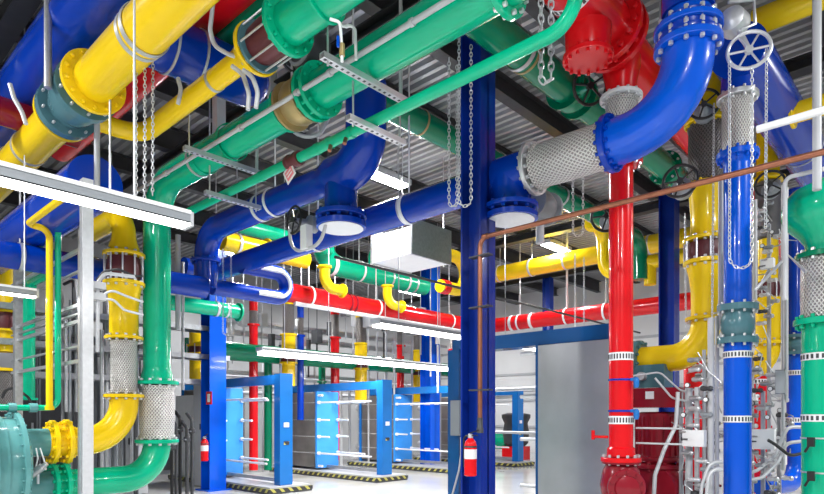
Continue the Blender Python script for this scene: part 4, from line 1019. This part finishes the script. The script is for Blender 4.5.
chain([loop(573, 583, 165, 236, 7.0)], 'chain loop left of the red vertical pipe, by the black handwheel', .05)
chain([[W(714, 105, 6.4), W(712, 330, 6.4)]], 'chain strand in front of the yellow right-hand riser', .04)
chain([loop(223, 231, 250, 335, 10)], 'chain loop right of the left blue riser', .05)
chain([[W(685, 215, 8), W(686, 330, 8)]], 'thin chain strand between the dark blue column and yellow riser', .045)
chain([loop(575, 584, 255, 342, 12)], 'distant chain loop below the right lamp', .06)
# ================================================================== PUMP and right-hand instruments
p = W(658, 430, 7.3)
t = Thing('pump', 'dark red pump and motor between the red pipe and the conduits, lower right', 'pump', V3((p.x, p.y, 0)))
x, y = p.x, p.y
t.add('pedestal', MB().bb(x-.3, x+.3, y-.42, y+.42, 0, .25), 'dark')
t.add('volute', MB().lathe(V3((x-.28, y, .62)), UX, [(0, .12), (.02, .3), (.1, .37), (.28, .38), (.42, .34), (.46, .15)], 36), 'pumpred')
mo = t.add('motor', MB().lathe(V3((x, y, .95)), UZ, [(0, .26), (.03, .28), (.06, .28), (.07, .245), (.58, .245), (.60, .2)], 36), 'pumpred')
for k in range(20):
    an = 2*math.pi*k/20; c_ = V3((x+math.cos(an)*.25, y+math.sin(an)*.25, 1.26))
    t.add('cooling_fin', MB().box(c_, (.03, .008, .46), 0, V3((math.cos(an), math.sin(an), 0)), V3((-math.sin(an), math.cos(an), 0))), 'pumpred', mo)
tb = t.add('terminal_box', MB().bb(x-.28, x+.24, y-.36, y+.36, 1.60, 1.83), 'pumpred')
t.add('label_plate', MB().bb(x-.285, x-.28, y-.06, y+.04, 1.70, 1.79), 'white', tb)
for s in (-1, 1):
    if s > 0: continue
    t.add('nozzle', MB().tube([V3((x, y+s*.3, .62)), V3((x, y+s*.62, .62))], .15, 20), 'pumpred'); flange(t, V3((x, y+s*.6, .62)), UY, .42, .06, 'pumpred', 8, 'pumpred')
for (z, r) in ((.9, .25),): flange(t, V3((x, y, z)), UZ, .66, .05, 'pumpred', 10, 'pumpred', name='seal_flange')
ap = W(648, 377, 7.5); t = Thing('actuator', 'grey-blue valve actuator above the pump terminal box', 'actuator', ap)
t.add('case', MB().box(ap, (.3, .5, .28)), 'grayteal'); t.add('knob', MB().tube([ap-UX*.15, ap-UX*.24], .05, 14), 'lgray')
# conduits
COND = [(681, 392, 520, 6.9, .022, 'left pale conduit beside the pump motor'), (711, 318, 530, 6.4, .034, 'thick pale conduit left of the blue vertical pipe'), (717, 316, 530, 6.5, .022, 'thin pale conduit touching the thick one'), (704, 350, 530, 6.9, .02, 'rear pale conduit between the pump and blue vertical pipe'),
        (689, 388, 530, 6.6, .04, 'galvanised conduit in front of the red pipe, lower right'), (783, 185, 470, 6.9, .02, 'tall thin pale conduit left of the darker blue riser'), (786, 188, 400, 6.8, .024, 'tall pale conduit beside the grey switch box'), (721, 180, 330, 6.7, .03, 'pale conduit at the left flank of the bright blue pipe'),
        (817, -30, 190, 5.2, .035, 'white upright at the upper right edge'), (755, 200, 300, 7.4, .025, 'pale conduit right of the bright blue pipe')]
for (px, y0, y1, d, r, lab) in COND:
    a = W(px, y0, d); b_ = az(a, y1)
    if b_.z < .0: b_.z = 0.
    single('conduit', MB().tube([b_, a], r, 10), 'lgray', lab, 'conduit')
wt = HP(790, 120, 2.2)
single('conduit', MB().tube([ay(wt, 757), ay(wt, 840)-UY*2], .028, 12), 'white', 'white horizontal tube crossing at upper right below the chain wheel', 'conduit')
a = W(785, 178, 5.6)
single('conduit', MB().tube(fillet([az(a, 300), a, ay(a, 824)], .06), .02, 10), 'lgray', 'pale conduit bending right above the green bulb', 'conduit')
a = W(800, 258, 5.9)
single('lever_arm', MB().tube([W(755, 290, 5.9), W(788, 255, 5.9), W(806, 272, 5.7)], .016, 8), 'zinc', 'steel rod angled between the conduits left of the right braided connector', 'rod')
for (P, r, lab, d) in (([(678, 392), (676, 425), (664, 450), (655, 475), (653, 510)], .022, 'white flexible conduit curving down beside the dark red pump', 6.5),
                 ([(655, 378), (672, 398), (690, 402), (704, 398)], .012, 'thin pale cable looping over the pump to the conduits', 6.6), ([(632, 376), (660, 372), (682, 392), (702, 388)], .01, 'thin pale cable crossing above the pump terminal box', 6.7),
                 ([(722, 470), (712, 466), (708, 480), (705, 515)], .02, 'pale conduit bundle loop left of the blue vertical pipe foot', 6.1), ([(722, 462), (710, 462), (702, 485), (699, 515)], .018, 'second pale conduit loop left of the blue vertical pipe foot', 6.2),
                 ([(804, 441), (786, 443), (778, 462), (762, 478), (750, 480)], .02, 'upper white flexible conduit looping right of the bright blue pipe', 6.7), ([(804, 427), (786, 427), (776, 455), (758, 470), (750, 473)], .02, 'second white flexible conduit looping right of the bright blue pipe', 6.8), ([(804, 453), (790, 456), (776, 445), (768, 440)], .018, 'black cable crossing to the white junction box at right', 6.6)):
    single('flexible_conduit', MB().tube(fillet([W(x_, y_, d) for x_, y_ in P], .12, 6), r, 8), 'cable' if 'black' in lab else 'hose', lab, 'conduit')
for y in (428, 443):
    a = W(636, y, 6.4); single('impulse_tube', MB().tube([a, ay(a, 682)], .010, 8), 'lgray', 'upper thin tube from the red vertical pipe across the pump' if y == 428 else 'lower thin tube from the red vertical pipe across the pump', 'tube')
def instr(px, py, d, label, s=1., seed=0):
    rnd = random.Random(seed); p = W(px, py, d)
    t = Thing('instrument_manifold', label, 'instrument', V3((p.x, p.y, 0)), 'instrument manifolds at lower right')
    t.add('stand', MB().bb(p.x-.02, p.x+.02, p.y-.02, p.y+.02, 0, p.z+.55), 'galv')
    t.add('transmitter_box', MB().box(p-UX*.08, (.10, .20*s, .16*s)), 'offwhite')
    for k in range(18):
        z = p.z-.8+k*.095+rnd.uniform(-.03, .03); y_ = p.y+rnd.uniform(-.12, .12); c_ = V3((p.x-.05, y_, z))
        v = t.add('needle_valve', MB().lathe(c_-UY*.06, UY, [(0, .02), (.02, .03), (.05, .022), (.09, .03), (.12, .02)], 10).tube([c_, c_-UX*.09], .009, 6).tube([c_-UX*.09-UY*.035, c_-UX*.09+UY*.035], .008, 6), [['zinc', 'galv', 'dark', 'galv', 'zinc', 'gray'][k % 6]])
        t.add('tube', MB().tube(fillet([c_, c_+UY*rnd.uniform(-.22, .22), c_+UY*rnd.uniform(-.22, .22)+UZ*rnd.uniform(-.3, .3)], .04, 4), .007, 6), 'galv')
    for k in range(3):
        c_ = V3((p.x-.07, p.y+rnd.uniform(-.12, .12), p.z+.25+k*.16))
        g = t.add('pressure_gauge', MB().lathe(c_, -UX, [(0, .026), (.03, .03), (.034, .027)], 16), 'black'); t.add('dial', MB().lathe(c_-UX*.035, -UX, [(0, .022), (.002, .022)], 16), 'white', g)
instr(697, 438, 6.5, 'instrument cluster with white box right of the dark red pump', 1.1, 1)
instr(763, 439, 6.9, 'instrument cluster with white box right of the bright blue pipe', 1.4, 2)
instr(752, 400, 7.8, 'rear instrument cluster beside the bright blue pipe', .8, 3)
instr(779, 458, 7.2, 'instrument cluster left of the darker blue riser foot', .9, 4)
instr(706, 395, 7.4, 'instrument cluster behind the thick pale conduit', .8, 5)
instr(769, 265, 8.1, 'high instrument cluster between the bright blue pipe and green bulb', .8, 6)
bx = W(781, 382, 6.7); t = Thing('switch_box', 'grey switch box on the conduits left of the darker blue riser', 'electrical box', bx-UZ*.14); t.add('enclosure', MB().box(bx, (.08, .1, .27)), 'gray'); t.add('lid', MB().box(bx-UX*.045, (.01, .09, .25)), 'lgray')
# ================================================================== FAR PUMP at the back, small wall items
p = W(516, 442, 21.0)
t = Thing('pump', 'small far black pump on a red stand by the back wall', 'pump', V3((p.x, p.y, 0)))
x, y = p.x, p.y
t.add('stand', MB().bb(x-.35, x+.35, y-.35, y+.35, 0, .45), 'red')
t.add('motor', MB().lathe(V3((x, y, .45)), UZ, [(0, .3), (.1, .42), (.5, .46), (.8, .4), (1., .5), (1.1, .5), (1.15, .3)], 24), 'dark')
t.add('nozzle', MB().tube([V3((x, y+.3, .6)), V3((x, y+1.1, .6))], .28, 20), 'green')
for (z, lab) in ((1.05, 'lower pale pipe along the back wall'), (2.55, 'upper pale pipe along the back wall')):
    single('wall_pipe', MB().tube([V3((XW-.35, 2, z)), V3((XW-.35, 16, z))], .07, 12), 'lgray', lab, 'pipe')
for k, yy in enumerate((5., 6.6, 8.2, 9.8)):
    single('wall_panel', MB().bb(XW-.06, XW-.005, yy, yy+1.3, .3, 3.1), 'offwhite', ['first', 'second', 'third', 'fourth'][k]+' pale panel from the right on the back wall', 'panel')
# far handrail-like pipes crossing right of middle column
for (py, r, lab) in ((390, .03, 'grey pipe crossing right of the dark blue column at chest height'), (432, .02, 'grey pipe crossing low right of the dark blue column')):
    a = W(492, py, 8.8); single('wall_pipe', MB().tube([a, ax(a, 700)] if False else [ay(a, 470), ay(a, 540)], r, 10), 'galv', lab, 'pipe')
# service clutter behind the exchangers
rnd = random.Random(11)
for k in range(26):
    px = 225+k*9+rnd.uniform(-2, 2); d = rnd.uniform(17.2, 19.2); p = W(px, 300, d)
    if p.x > XW-.6 or p.y > YW-.6: continue
    z1 = rnd.uniform(2.4, 4.6)
    single('service_pipe', MB().tube([V3((p.x, p.y, 0)), V3((p.x, p.y, z1))], rnd.choice([.03, .04, .05]), 10), rnd.choice(['lgray', 'galv', 'offwhite', 'lgray']), 'thin service pipe standing at the back behind the exchangers', 'pipe', 'service pipes behind the exchangers')
for k, (px, py, L_, r) in enumerate(((215, 375, 9, .05), (215, 385, 9, .05), (220, 392, 9, .06), (230, 322, 8, .04), (230, 332, 8, .04), (300, 380, 7, .06), (220, 400, 9, .05))):
    p = W(px, py, 17.5)
    single('service_pipe', MB().tube([p, p+UX*L_], r, 10), 'lgray', 'level pale service pipe at the back behind the exchangers', 'pipe', 'level service pipes behind the exchangers')
# ================================================================== EVEN FILL LIGHT ADDED BY THE WORLD, CAMERA
w = bpy.data.worlds.new('World'); bpy.context.scene.world = w; w.use_nodes = True
bg = w.node_tree.nodes['Background']; bg.inputs[0].default_value = (.93, .96, 1, 1); bg.inputs[1].default_value = .33
cam = bpy.data.cameras.new('Camera'); co = bpy.data.objects.new('Camera', cam); C.objects.link(co)
co.location = (0, 0, EYE); co.rotation_euler = (math.radians(90), 0, A-math.radians(90))
cam.sensor_width = 36; cam.lens = F/824*36; cam.shift_y = (HY-247)/824; cam.clip_start = .05
bpy.context.scene.camera = co
vs = bpy.context.scene.view_settings
vs.view_transform = 'Standard'; vs.look = 'None'; vs.gamma = 1; vs.use_curve_mapping = False; vs.exposure = 0.0
